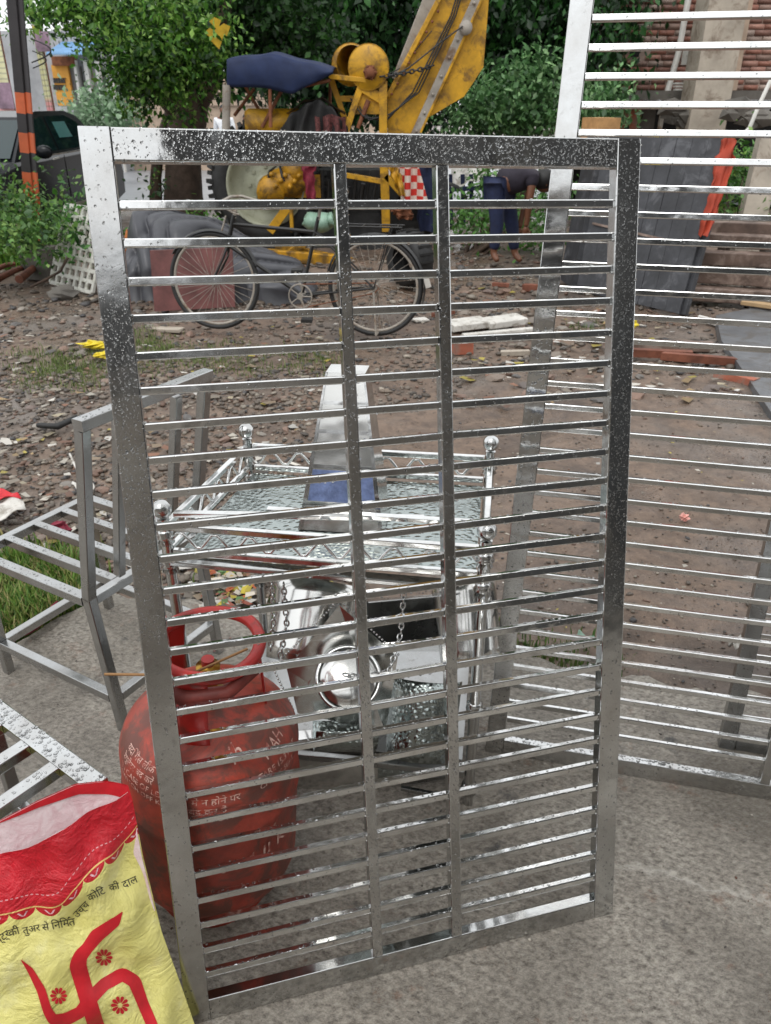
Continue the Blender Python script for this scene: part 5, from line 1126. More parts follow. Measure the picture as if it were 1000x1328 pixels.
for k in range(26):
    b_ = .93835 - .03487 * k - .0042
    mb = MB(); 
    for (a0, a1) in cols:
        p, q = GP(a0, b_, -.012), GP(a1, b_, -.012); jig = random.uniform(-.001, .001); jg2 = random.uniform(-.001, .001); mb.beam(p + up_l * jig, q + up_l * jg2, BSZ, BSZ, up=gn, r=.0018)
    mb.build('bar', M['steel_bar'], fg)
    nb_ = 90 if b_ > .45 else 50
    p = GP(sf, b_, -.012); L_ = GP(1 - sf, b_) - GP(sf, b_)
    dr.append((p + gn * BSZ / 2 - up_l * BSZ / 2, L_, up_l * BSZ, gn, nb_, .0005, .0017))
    dr.append((p + up_l * BSZ / 2 - gn * BSZ / 2, L_, gn * BSZ, up_l, 110 if b_ < .7 else 30, .0008, .0030))
    if b_ > .4: dr.append((p + gn * BSZ / 2 - up_l * (BSZ / 2 + .0005), L_, gn * -.004, -up_l, 34, .0012, .0026))
dr.append((GP(sf, 1 - rf) - up_l * .0005, (TR - TL) * .9, gn * -.006, -up_l, 60, .0012, .0028))
drops(dr, fg)
mb = MB()
for k in range(26):
    b_ = .93835 - .03487 * k - .0042
    for a_ in (sf + .0006, .4071, .4306, .5921, .6169, 1 - sf - .0006):
        for s_ in (-1, 1):
            mb.sphere(GP(a_, b_, -.0065) + up_l * s_ * .0058, random.uniform(.0014, .0024), 6, 4)
mb.build('weld_beads', M['steel_dull'], fg, kind='stuff')
# ---- big right grille
A = G(631, 975); Bq = G(996, 1038); e2 = (Bq - A).normalized(); Tq = Vector((.363, 1.79171, 1.67834)); u2 = (Tq - A); u2.normalize(); n2 = e2.cross(u2).normalized(); n2 = n2 if n2.y < 0 else -n2
rg = thing('large_grille', tuple(A + e2 * .65), 'tall wet stainless steel grille leaning at the right, taller than the picture', 'grille')
def RP(u, v, off=0): return A + e2 * u + u2 * v + n2 * off
TOP = 1.98; WID = 1.33
D2 = .028
for (u0, u1) in ((-.004, .042), (WID - .042, WID)):
    MB().beam(RP((u0 + u1) / 2, 0, -D2 / 2), RP((u0 + u1) / 2, TOP, -D2 / 2), u1 - u0, D2, up=n2, r=.002).build('stile', M['steel'], rg)
MB().beam(RP(.0425, .021, -D2 / 2), RP(WID - .0425, .021, -D2 / 2), .042, D2 - .0008, up=n2, r=.002).build('bottom_rail', M['steel'], rg)
MB().beam(RP(.0425, TOP - .021, -D2 / 2), RP(WID - .0425, TOP - .021, -D2 / 2), .042, D2 - .0008, up=n2, r=.002).build('top_rail', M['steel'], rg)
MB().beam(RP(.671, .0425, -D2 / 2 - .0004), RP(.671, TOP - .0425, -D2 / 2 - .0004), .022, D2 - .0012, up=n2, r=.002).build('mullion', M['steel'], rg)
d2 = [(RP(0, 0), e2 * .042, u2 * 1.2, n2, 500, .0009, .003), (RP(.04, .042, -D2), e2 * .62, n2 * D2, u2, 260, .0015, .0055), (RP(.04, 0), e2 * 1.2, u2 * .042, n2, 120, .0008, .002)]
for k in range(-4, 32):
    v_ = 1.6795 - .051 * k
    if v_ < .07: continue
    mb = MB(); mb.beam(RP(.0425, v_, -.014), RP(.6595, v_, -.014), .0125, .0125, up=n2, r=.0018); mb.beam(RP(.6825, v_, -.014), RP(WID - .0425, v_, -.014), .0125, .0125, up=n2, r=.0018); mb.build('bar', M['steel_bar'], rg)
    if v_ < 1.75:
        d2.append((RP(.042, v_ - .006, -.0077), e2 * .62, u2 * .0125, n2, 26, .0008, .002)); d2.append((RP(.042, v_ + .0062, -.02), e2 * .62, n2 * .0125, u2, 55 if v_ < 1.2 else 12, .0009, .003)); d2.append((RP(.042, v_ - .0067, -.009), e2 * .62, n2 * -.003, -u2, 16, .0012, .0026))
drops(d2, rg)
# ---- third grille behind, lower right
B3 = G(932, 970); e3 = Vector((.97, -.22, 0)).normalized(); u3 = Vector((.17, .36, .915)); u3 = (u3).normalized(); n3 = e3.cross(u3); n3 = n3 if n3.y < 0 else -n3
tg = thing('rear_grille', tuple(B3), 'third steel grille standing behind the large one at the lower right edge', 'grille')
def TP(u, v, off=0): return B3 + e3 * u + u3 * v + n3 * off
MB().beam(TP(.02, 0, -.014), TP(.02, 1.35, -.014), .04, .028, up=n3, r=.002).build('stile', M['steel_dull'], tg)
MB().beam(TP(.0405, .02, -.014), TP(.9, .02, -.014), .04, .027, up=n3, r=.002).build('bottom_rail', M['steel_dull'], tg)
MB().beam(TP(.0405, 1.33, -.014), TP(.9, 1.33, -.014), .04, .027, up=n3, r=.002).build('top_rail', M['steel_dull'], tg)
MB().beam(TP(.92, 0, -.014), TP(.92, 1.35, -.014), .04, .028, up=n3, r=.002).build('stile', M['steel_dull'], tg)
for k in range(22): MB().beam(TP(.0405, .09 + k * .055, -.014), TP(.8995, .09 + k * .055, -.014), .012, .012, up=n3, r=.0018).build('bar', M['steel_bar'], tg)
# ---- square-tube chair
K0 = Vector((-.735, 1.590, 0)); c1_ = Vector((.5, .866, 0)); c2_ = Vector((-.866, .5, 0)); SH = .42
chair = thing('steel_chair', (K0.x, K0.y, 0), 'bare square tube steel chair frame left of the front grille', 'chair')
def CP(a, b_, z_): return K0 + c1_ * a + c2_ * b_ + Vector((0, 0, z_))
def cb(p, q, name, w_=.025, h_=.025, mat='steel_chair', up=(0, 0, 1), par=None): return MB().beam(p, q, w_, h_, up=up, r=.002).build(name, M[mat], par or chair)
for a_ in (0, .385):
    MB().beam(CP(a_, -.03, 0), CP(a_, .0, SH), .026, .026, up=c1_).beam(CP(a_, 0, SH - .004), CP(a_, -.10, .885), .026, .026, up=c1_).build('back_leg', M['steel_chair'], chair)
    cb(CP(a_, .45, 0), CP(a_, .45, SH - .026), 'front_leg', up=c1_)
for a_, w_ in ((.10, .022), (.285, .022)): cb(CP(a_, -.003, SH + .013), CP(a_, -.097, .872), 'back_slat', w_, .022, up=c1_)
cb(CP(-.013, -.1035, .898), CP(.398, -.1035, .898), 'back_rail', .032, .026)
cb(CP(0.0135, 0.0, SH - .013), CP(.3715, 0.0, SH - .013), 'seat_rail'); cb(CP(-.013, .45, SH - .013), CP(.398, .45, SH - .013), 'seat_rail')
for k, a_ in enumerate((0, .096, .1925, .289, .385)): cb(CP(a_, .0135, SH - .013), CP(a_, .4365, SH - .013), 'seat_slat', .028 if k in (0, 4) else .024, .025)
cb(CP(0, -.008, .105), CP(0, .4365, .105), 'stretcher'); cb(CP(.385, -.008, .105), CP(.385, .4365, .105), 'stretcher'); cb(CP(.0135, -.022, .105), CP(.3715, -.022, .105), 'stretcher'); cb(CP(.0135, .45, .105), CP(.3715, .45, .105), 'stretcher')
cds = []
for a_ in (0, .096, .1925, .289, .385): cds.append((CP(a_ - .012, .02, SH), c1_ * .022, c2_ * .41, (0, 0, 1), 60, .0012, .0035))
cds.append((CP(0, -.117, .9115), c1_ * .38, c2_ * .028, (0, 0, 1), 70, .0012, .0035)); drops(cds, chair)
# ---- stool at lower left
S0 = Vector((-.505, 1.012, 0)); s1_ = Vector((-.81, .59, 0)).normalized(); s2_ = Vector((-.78, -.62, 0)).normalized(); s2_ = (s2_ - s1_ * s2_.dot(s1_)).normalized()
stl = thing('steel_stool', tuple(S0), 'steel slatted stool at the lower left behind the yellow sack', 'stool')
def SP(a, b_, z_): return S0 + s1_ * a + s2_ * b_ + Vector((0, 0, z_))
for (a_, b_) in ((.02, .02), (.38, .02), (.02, .43), (.38, .43)): MB().beam(SP(a_, b_, 0), SP(a_, b_, .395), .026, .026, up=s1_).build('leg', M['steel_dull'], stl)
MB().beam(SP(0, .02, .4075), SP(.4, .02, .4075), .04, .025).build('seat_rail', M['steel'], stl); MB().beam(SP(0, .43, .4075), SP(.4, .43, .4075), .04, .025).build('seat_rail', M['steel'], stl)
for a_ in (.0145, .105, .2, .295, .3855): MB().beam(SP(a_, .0405, .4073), SP(a_, .4095, .4073), .028, .0245).build('seat_slat', M['steel'], stl)
for b_ in (.02, .43): MB().beam(SP(.034, b_, .12), SP(.366, b_, .12), .024, .024).build('stretcher', M['steel_dull'], stl)
drops([(SP(0, .002, .42), s1_ * .4, s2_ * .036, (0, 0, 1), 330, .001, .0045)] + [(SP(a_ - .012, .04, .4196), s1_ * .024, s2_ * .37, (0, 0, 1), 90, .001, .004) for a_ in (.0145, .105, .2, .295, .3855)], stl)

# ---- stand / table with ball finials
TA = Vector((.200, 1.325, 0)); TBc = Vector((-.465, 1.418, 0)); TC = Vector((-.358, 1.85, 0)); TD = Vector((.262, 1.768, 0))
tbl = thing('steel_stand', tuple((TA + TBc + TC + TD) / 4), 'stainless steel stand with ball topped corner posts behind the front grille', 'stand')
posts = (TBc, TA, TD, TC)
for k, q in enumerate(posts):
    mb = MB(); mb.tube([q + Vector((0, 0, .0)), q + Vector((0, 0, .735))], .0125, 12)
    for zz in (.05, .30, .62, .69): mb.lathe([(.0125, -.018), (.018, -.013), (.014, -.004), (.02, .0), (.014, .004), (.018, .013), (.0125, .018)], q + Vector((0, 0, zz)), seg=14)
    po = mb.build('post', M['steel'], tbl); MB().sphere(q + Vector((0, 0, .757)), .0205, 18, 12).build('ball_finial', M['steel'], po)
Zv = lambda z_: Vector((0, 0, z_))
for k in range(4):
    a, b_ = posts[k], posts[(k + 1) % 4]; d = (b_ - a).normalized(); a2, b2_ = a + d * .014, b_ - d * .014
    for zz in (.715, .655): MB().beam(a2 + Zv(zz), b2_ + Zv(zz), .014, .014).build('rail', M['steel_bar'], tbl)
    n_ = int((b2_ - a2).length / .0125); pts_ = [a2.lerp(b2_, j / n_) + Zv(.685 + .019 * math.sin(j * 1.05)) for j in range(n_ + 1)]
    MB().tube(pts_, .0035, 6).build('wavy_rod', M['steel_bar'], tbl)
    MB().beam(a2 + Zv(.10), b2_ + Zv(.10), .018, .018).build('lower_rail', M['steel_dull'], tbl)
inn = lambda f, g_, z_: (TBc.lerp(TA, f)).lerp(TC.lerp(TD, f), g_) + Zv(z_)
mb = MB(); mb.prism([inn(.025, .03, .640), inn(.975, .03, .640), inn(.975, .97, .640), inn(.025, .97, .640)], (0, 0, .004)); mb.build('tray_sheet', M['wet_sheet'], tbl)
mb = MB(); mb.beam(inn(-.01, .0, .632), inn(.9, .02, .618), .03, .012); mb.build('front_brace', M['steel'], tbl)
mb = MB(); mb.prism([inn(.03, .04, .118), inn(.97, .04, .118), inn(.97, .96, .118), inn(.03, .96, .118)], (0, 0, .003)); mb.build('lower_shelf', M['steel_dull'], tbl)
# loose steel bars lying across the front of the stand
for k, (p0, p1, z0, z1) in enumerate(((.02, .80, .735, .727), (.30, .98, .735, .729))):
    mb = MB(); mb.beam(inn(p0, .05 + .10 * k, z0), inn(p1, .20 - .02 * k, z1), .016, .010, r=.001); tag(mb.build('loose_flat_bar', M['steel_bar']), ['loose flat steel bar lying across the front left of the stand top', 'loose flat steel bar lying across the front right of the stand top'][k], 'bar')
# ---- tapered steel column standing on the tray
c_b = inn(.47, .30, .645); ob = thing('tapered_column', tuple(c_b), 'tapered polished steel column standing on the wet tray of the stand', 'column')
ea = (TA - TBc).normalized(); eb = Vector((-ea.y, ea.x, 0)); Hh = .33; wb_, wt_ = .195, .088
tp_o = eb * .13 - ea * .005 + Zv(Hh)
ctr = inn(.505, .33, .646)
bq = [ctr - ea * wb_ / 2 , ctr + ea * wb_ / 2, ctr + ea * wb_ / 2 + eb * .12, ctr - ea * wb_ / 2 + eb * .12]
tq = [ctr + tp_o + ea * (-wt_ / 2 + .0), ctr + tp_o + ea * wt_ / 2, ctr + tp_o + ea * wt_ / 2 + eb * .06, ctr + tp_o - ea * wt_ / 2 + eb * .06]
mb = MB(); mb.add(bq + tq, [(0, 3, 2, 1), (4, 5, 6, 7), (0, 1, 5, 4), (1, 2, 6, 5), (2, 3, 7, 6), (3, 0, 4, 7)]); mb.build('column_body', M['sheet'], ob)
fo = (bq[1] - bq[0]).cross(tq[0] - bq[0]).normalized(); fo = fo if fo.y < 0 else -fo
def FP(a_, b2_): return bq[0].lerp(bq[1], a_).lerp(tq[0].lerp(tq[1], a_), b2_)
for (a0, a1) in ((0, .05), (.95, 1)):
    mb = MB(); mb.prism([FP(a0, 0), FP(a1, 0), FP(a1, 1), FP(a0, 1)], fo * .003); mb.build('edge_strip', M['steel'], ob)
for b0 in (.16, .40, .62, .80):
    mb = MB(); mb.prism([FP(.05, b0), FP(.95, b0), FP(.95, b0 + .025), FP(.05, b0 + .025)], fo * .0025); mb.build('cross_strip', M['steel'], ob)
mb = MB(); mb.prism([FP(.06, .19), FP(.94, .19), FP(.94, .39), FP(.06, .39)], fo * .0015); mb.build('blue_reflection', M['blue_reflection'], ob)  # reflected blue put on the column face as a thin coloured patch
# ---- steel sheets, drum and boxes under the stand
def curved(c, ax, r, a0, a1, h0, h1, mat, name, label, cat, taper=1.0):
    ax = Vector(ax).normalized(); p = Vector((1, 0, 0)); p = (p - ax * p.dot(ax)).normalized(); q = ax.cross(p)
    mb = MB(); mb.grid(lambda u, v: Vector(c) + ax * (h0 + (h1 - h0) * v) + (p * math.cos(a0 + (a1 - a0) * u) + q * math.sin(a0 + (a1 - a0) * u)) * r * (1 + (taper - 1) * v), 28, 6)
    o = mb.build(name, M[mat]); s_ = o.modifiers.new('t', 'SOLIDIFY'); s_.thickness = .002; return tag(o, label, cat) if label else o
def XP(px, py, Y): return P(px, py, Y)
curved(P(405, 812, 1.56), (.2, .75, 1), .10, math.radians(190), math.radians(350), -.09, .11, 'sheet', 'curved_sheet', 'curved shiny steel sheet hanging under the left of the stand', 'sheet', 1.15)
curved(P(606, 812, 1.55), (-.1, .7, 1), .075, math.radians(190), math.radians(345), -.09, .12, 'sheet', 'curved_sheet', 'curved shiny steel sheet under the right side of the stand', 'sheet', 1.1)
# centre box dark with dotted rim
bc = P(520, 800, 1.58)
bxo = thing('steel_box', tuple(bc), 'open dark steel box with beaded rim in the middle of the stand', 'box')
def plate(pts, mat, name, par, th=.003):
    pts = [Vector(p) for p in pts]; nn_ = (pts[1] - pts[0]).cross(pts[2] - pts[0]).normalized(); mb = MB(); mb.prism(pts, nn_ * th); return mb.build(name, M[mat], par)
plate([P(470, 778, 1.62), P(590, 770, 1.62), P(590, 845, 1.60), P(470, 845, 1.60)], 'steel_dull', 'back_plate', bxo)
plate([P(478, 782, 1.48), P(590, 772, 1.48), P(590, 772, 1.62), P(470, 778, 1.62)], 'steel_dull', 'top_plate', bxo)
plate([P(470, 838, 1.46), P(585, 828, 1.46), P(590, 845, 1.60), P(470, 845, 1.60)], 'sheet', 'floor_plate', bxo)
mb = MB()
for k in range(16): mb.sphere(P(478 + k * 7, 838 - k * .7, 1.455), .0035, 6, 5)
mb.build('beads', M['steel'], bxo)
# slanted dark plate with beaded edge
sp = thing('gable_plate', tuple(P(420, 820, 1.45)), 'dark triangular steel gable plate with beaded edges under the stand', 'plate')
plate([P(372, 868, 1.40), P(440, 785, 1.46), P(516, 852, 1.40), P(500, 950, 1.36), P(386, 925, 1.36)], 'sheet', 'gable_sheet', sp, .004)
mb = MB()
for (p0, p1) in (((358, 862, 1.376), (440, 778, 1.456)), ((440, 778, 1.456), (520, 852, 1.396)), ((380, 920, 1.355), (355, 868, 1.375))):
    a, b_ = P(*p0), P(*p1); n_ = int((b_ - a).length / .008)
    for k in range(n_): mb.sphere(a.lerp(b_, k / n_), .0032, 6, 5)
mb.build('beads', M['steel'], sp)
# round drum / boss
dc = P(452, 880, 1.33); ax_d = Vector((.05, -.70, .72)).normalized()
drm = thing('round_drum', tuple(dc), 'round polished steel drum with stripes of light inside the stand', 'drum')
mb = MB(); mb.lathe([(.0, .022), (.045, .020), (.062, .012), (.07, .0), (.07, -.07), (.0, -.07)], dc, ax_d, 40); mb.build('drum_body', M['sheet'], drm)
MB().lathe([(.066, .012), (.071, .014), (.074, .006), (.072, -.002)], dc, ax_d, 40).build('drum_rim', M['steel'], drm)
curved(P(470, 925, 1.36), (1, .1, -.1), .085, math.radians(30), math.radians(170), -.11, .03, 'wet_sheet', 'curved_sheet', 'wet curved steel sheet below the round drum', 'sheet')
curved(P(548, 925, 1.44), (.1, .6, 1), .085, math.radians(195), math.radians(340), -.10, .09, 'wet_sheet', 'curved_sheet', 'wet curved steel sheet at the lower right inside the stand', 'sheet', 1.1)
# lower box
lb = thing('lower_steel_box', tuple(P(440, 985, 1.42)), 'low steel box with dark opening at the bottom of the stand', 'box')
plate([P(385, 948, 1.40), P(560, 936, 1.40), P(560, 946, 1.38), P(385, 960, 1.38)], 'steel', 'top_edge', lb)
plate([P(385, 958, 1.52), P(560, 945, 1.52), P(560, 990, 1.50), P(385, 1000, 1.50)], 'dark', 'inner_back', lb)
plate([P(382, 985, 1.38), P(490, 975, 1.38), P(490, 1035, 1.36), P(382, 1045, 1.36)], 'sheet', 'front_plate', lb)
plate([P(490, 975, 1.385), P(565, 965, 1.385), P(565, 1000, 1.37), P(490, 1012, 1.37)], 'wet_sheet', 'side_plate', lb)
MB().sphere(P(505, 990, 1.36), .012, 12, 8).build('knob', M['steel'], lb)
# dark small frame parts at foot
for k, (p0, p1) in enumerate((((430, 1035, 1.35), (600, 1052, 1.33)), ((500, 1005, 1.35), (500, 1040, 1.35)), ((520, 1015, 1.36), (600, 1003, 1.40)), ((520, 1022, 1.34), (590, 1035, 1.32)))):
    mb = MB(); mb.beam(P(*p0), P(*p1), .01, .01, r=.001); mb.build('foot_bar', M['steel_dull'], lb)
chain([P(352, 745, 1.40), P(356, 800, 1.39), P(350, 850, 1.38)], .0085, .0022, 'hanging_chain', M['steel'], None, 'thin steel chain hanging beside the left curved sheet')
chain([P(368, 760, 1.41), P(372, 810, 1.40), P(362, 860, 1.38)], .0085, .0022, 'hanging_chain', M['steel'], None, 'second thin steel chain nearer the middle of the left sheet')
chain([P(524, 765, 1.42), P(520, 820, 1.41), P(505, 870, 1.34), P(470, 878, 1.29), P(440, 874, 1.28)], .0085, .0022, 'hanging_chain', M['steel'], None, 'steel chain lying over the round drum and box')

# ---- gas cylinder
gc = Vector((-.372, 1.128, 0)); gy = thing('gas_cylinder', tuple(gc), 'worn red cooking gas cylinder standing behind the front grille', 'gas cylinder')
GR = .170
prof = []
for k in range(23): a = math.radians(-90 + 90 * k / 22); prof.append((GR * math.cos(a) ** .72 if k else 0, .118 + .088 * math.sin(a)))
prof += [(GR, .30), (GR + .0035, .305), (GR + .0035, .318), (GR, .323), (GR, .40)]
for k in range(1, 25): a = math.radians(90 * k / 24); prof.append((max(0, GR * math.cos(a) ** .85), .40 + .105 * math.sin(a)))
mb = MB(); mb.lathe(prof, gc, seg=56); mb.build('body', M['red_paint'], gy)
mb = MB(); mb.lathe([(.118, .085), (.122, .085), (.122, .012), (.127, .004), (.122, .0), (.115, .004), (.115, .085)], gc, seg=40); mb.build('foot_ring', M['red_paint'], gy)
ring = [gc + Vector((.094 * math.cos(a), .094 * math.sin(a), .625 + .004 * math.sin(2 * a))) for a in [2 * math.pi * k / 40 for k in range(40)]]
MB().tube(ring, .0115, 12, closed=True).build('handle_ring', M['red_bright'], gy)
for ang, wd in ((-95, .62), (15, .40), (140, .42)):
    a0 = math.radians(ang)
    def stay(u, v): a = a0 + (u - .5) * wd * (1 - .12 * math.sin(v * math.pi)); rr2 = .110 - .018 * v; return gc + Vector((rr2 * math.cos(a), rr2 * math.sin(a), .462 + .168 * v))
    mb = MB(); mb.grid(stay, 8, 6); o = mb.build('stay', M['red_bright'], gy); s_ = o.modifiers.new('t', 'SOLIDIFY'); s_.thickness = .004
mb = MB(); mb.lathe([(.0, .50), (.03, .50), (.03, .515), (.017, .52), (.017, .55), (.022, .555), (.022, .575), (.0, .58)], gc, seg=18); vv = mb.build('valve', M['brass'], gy)
mb = MB(); mb.tube([gc + Vector((0, 0, .57)), gc + Vector((.0, 0, .59))], .012, 10); mb.build('valve_cap', M['red_bright'], vv)
# white stencilled lettering wrapped on the cylinder
def text_mesh(body, size, font_space=1.0):
    cu = bpy.data.curves.new('t', 'FONT'); cu.body = body; cu.size = size; cu.resolution_u = 3; cu.space_character = font_space
    o = bpy.data.objects.new('t', cu); SC.collection.objects.link(o); dg = bpy.context.evaluated_depsgraph_get(); me = bpy.data.meshes.new_from_object(o.evaluated_get(dg))
    V = [tuple(v.co) for v in me.vertices]; F = [tuple(p.vertices) for p in me.polygons]
    bpy.data.objects.remove(o); bpy.data.curves.remove(cu); bpy.data.meshes.remove(me); return V, F
pz = [p[1] for p in prof]; pr = [p[0] for p in prof]
def cyl_r(z_): return float(np.interp(z_, pz, pr)) + .0008
def cyl_text(body, size, ang, z0, tilt=0.0, name='stencil_text', mirror=False):
    V, F = text_mesh(body, size); V2 = []
    for (x, y, _) in V:
        xx = x * math.cos(tilt) - y * math.sin(tilt); yy_ = x * math.sin(tilt) + y * math.cos(tilt)
        z_ = z0 + yy_ * .9; r_ = cyl_r(z_); a = math.radians(ang) + xx / max(.12, r_); V2.append(gc + Vector((r_ * math.cos(a), r_ * math.sin(a), z_)))
    mb = MB(); mb.add(V2, F); return mb.build(name, M['white_print'], gy)
for k, s_ in enumerate(('यदि गैस लीक करे', 'रेगुलेटर बंद करें', 'IN CASE OF LEAK', 'SWITCH OFF KNOB')): cyl_text(s_, .017, -148, .445 - k * .017)
for k, s_ in enumerate(('काम में न होने पर', 'नॉब बंद कर दें', 'SWITCH OFF GAS')): cyl_text(s_, .020, -103, .408 - k * .021)
cyl_text('ib.', .034, -62, .462, .2); cyl_text('MAH', .028, -38, .447, .15)
for k, s_ in enumerate(('TARE 15.3 NET', 'CHECK SEAL')): cyl_text(s_, .017, -48, .425 - k * .018)
cyl_text('X 4 II K', .046, -74, .225); cyl_text('Y', .036, -42, .27)
# twig stuck in the ring
mb = MB(); mb.tube([gc + Vector((-.135, -.035, .59)), gc + Vector((.02, -.05, .60)), gc + Vector((.12, .0, .62))], .0027, 6); tag(mb.build('twig', simple('dry_wood_stick', hexc('8f6a40'), .6, .2, 30)), 'thin tan stick poked through the gas cylinder collar', 'stick')
gy.rotation_euler = (math.radians(1), math.radians(4.5), 0); gy.scale = (1, 1, 1.03)
# brown twisted strap on the collar
mb = MB(); mb.tube([gc + Vector((-.085, -.06, .585)), gc + Vector((-.02, -.098, .583)), gc + Vector((.05, -.09, .592)), gc + Vector((.095, -.03, .605))], [.012, .016, .014, .012], 10); mb.build('strap', simple('maroon_old_strap', hexc('6d2a22'), .6, .3, 20), gy)

# ================================================================== RICE SACK
SO = Vector((-.335, .785, 0)); se = Vector((.85, .52, 0)).normalized(); su = Vector((-.085, .12, .50)); SH_ = su.length; su_n = su.normalized(); sn = se.cross(su_n).normalized(); sn = sn if sn.y < 0 else -sn
def s_wr(u, v):
    return (.012 * math.sin(u * 19 + v * 7) * math.sin(v * 9 + 1) - .007 * abs(math.sin(u * 14 - v * 11 + .8 * math.sin(v * 15))) ** 6 - .006 * abs(math.sin(u * 9 + v * 16 + 1)) ** 8 + .006 * math.sin(u * 43 - v * 21) + .004 * math.sin(u * 11 + v * 57 + 2 * math.sin(u * 17)) + .0025 * math.sin(u * 90 + v * 35))
SW = .52
def right_edge(v): return np.interp(v, [0, .1, .25, .4, .5], [.0, -.004, -.012, -.008, .0])
def sack_front(u, v):
    """u metres left of the right edge (positive), v metres up the front"""
    f = max(0.0, min(1.0, u / SW)); lens = (math.sin(math.pi * min(f * 1.0, 1)) ** .7) * .045 * (1 - .6 * max(0, v - .25) / .28)
    w_ = s_wr(u, v) * min(1, u / .04 + .15)
    return SO + se * (-u + right_edge(v) * (1 - f)) + su_n * v + sn * (lens + w_)
def sack_back(u, v):
    f = max(0.0, min(1.0, u / SW)); lens = (math.sin(math.pi * f) ** .7) * .055 * (1 - .35 * max(0, v - .25) / .28)
    return SO + se * (-u + right_edge(v) * (1 - f)) + su_n * v - sn * (lens + .004 * math.sin(u * 27 + v * 13) + .0015)
# top profile of the front layer (metres along the sack) found from the picture
def plane_uv(px, py):
    r = ray(px, py); C = Vector((0, 0, HC)); t_ = (SO - C).dot(sn) / r.dot(sn); h = C + r * t_ - SO
    # solve h = -u*se + v*su_n (non orthogonal)
    d_ = se.dot(su_n); hu, hv = h.dot(se), h.dot(su_n); v = (hv - d_ * hu) / (1 - d_ * d_); u = -(hu - d_ * v); return u, v
ftop = [plane_uv(x, y) for x, y in ((172, 1024), (150, 1036), (110, 1050), (60, 1078), (0, 1112), (-60, 1140))]
btop = [plane_uv(x, y) for x, y in ((172, 1020), (140, 1018), (100, 1024), (50, 1048), (0, 1078), (-60, 1100))]
fu, fv = [p[0] for p in ftop], [p[1] for p in ftop]; bu, bv = [p[0] for p in btop], [p[1] for p in btop]
def FT(u): return float(np.interp(u, fu, fv))
def BT(u): return float(np.interp(u, bu, bv)) + .0
NU, NVV = 110, 100
sack = thing('rice_sack', tuple(SO - se * .2), 'yellow woven sack with red top band and red emblem at the lower left', 'sack')
V = []; U = []
for j in range(NVV + 1):
    for i in range(NU + 1):
        u = SW * i / NU; v = FT(u) * j / NVV; V.append(sack_front(u, v)); U.append((u, v))
for j in range(NVV + 1):
    for i in range(NU + 1):
        u = SW * i / NU; v = BT(u) * j / NVV; V.append(sack_back(u, v)); U.append((u, v))
I = (np.arange(NVV)[:, None] * (NU + 1) + np.arange(NU)[None, :]).ravel(); q = NU + 1
F1 = np.stack([I, I + 1, I + q + 1, I + q], 1)[:, ::-1]; F2 = np.stack([I, I + 1, I + q + 1, I + q], 1) + len(V) // 2
side_f = []; half = len(V) // 2
for j in range(NVV):
    side_f.append((j * q, (j + 1) * q, half + (j + 1) * q, half + j * q)); side_f.append((j * q + NU, half + j * q + NU, half + (j + 1) * q + NU, (j + 1) * q + NU))
# sack material: weave, yellow body, red band with scallops (flat print)
m, t, b = new_mat('printed_woven_sack'); tc = N(t, 'ShaderNodeTexCoord'); sx = N(t, 'ShaderNodeSeparateXYZ'); t.links.new(tc.outputs['UV'], sx.inputs[0]); uu, vv_ = sx.outputs[0], sx.outputs[1]
# band edge follows measured line
be = [plane_uv(x, y) for x, y in ((175, 1072), (160, 1092), (125, 1108), (95, 1135), (75, 1158), (45, 1165), (0, 1178), (-60, 1190))]
cr_ = N(t, 'ShaderNodeFloatCurve'); cv_ = cr_.mapping.curves[0]
us = [p[0] / SW for p in be]; vs = [p[1] / .6 for p in be]
cv_.points[0].location = (0, vs[0]); cv_.points[1].location = (1, vs[-1])
for a_, b_ in zip(us[1:], vs[1:]):
    if 0.02 < a_ < .98: cv_.points.new(a_, b_)
cr_.mapping.update()
def mt(op, *args):
    n_ = N(t, 'ShaderNodeMath', operation=op)
    for k, q_ in enumerate(args):
        if hasattr(q_, 'links'): t.links.new(q_, n_.inputs[k])
        else: n_.inputs[k].default_value = q_
    return n_.outputs[0]
t.links.new(mt('DIVIDE', uu, SW), cr_.inputs['Value'])
edge_v = mt('MULTIPLY', cr_.outputs[0], .6); dv_ = mt('SUBTRACT', vv_, edge_v)      # >0 above the line
ph_ = mt('FRACT', mt('DIVIDE', mt('ADD', uu, .012), .037)); c_ph = mt('SUBTRACT', ph_, .5); sc_ = mt('SQRT', mt('MAXIMUM', mt('SUBTRACT', .25, mt('MULTIPLY', c_ph, c_ph)), 0.0))
scal = mt('MULTIPLY', sc_, -.034)                                                    # hanging lobes
in_scal = mt('GREATER_THAN', mt('SUBTRACT', dv_, mt('ADD', scal, .001)), 0.0)
ynoise = noise(t, tc.outputs['UV'], 14, 5, .6)
yc = ramp(t, ynoise, [(.3, hexc('d8cf74')), (.55, hexc('ebe38e')), (.75, hexc('f3eeb2'))])
rc = ramp(t, noise(t, tc.outputs['UV'], 30, 6, .7), [(.3, hexc('b0101f')), (.6, hexc('cf1c2c')), (.8, hexc('d83a44'))])
c = mixc(t, in_scal, yc, rc)
lobe = mt('GREATER_THAN', dv_, -.0012); line_ = mt('MULTIPLY', lobe, mt('LESS_THAN', dv_, .0012)); c = mixc(t, line_, c, hexc('ecc77c'))
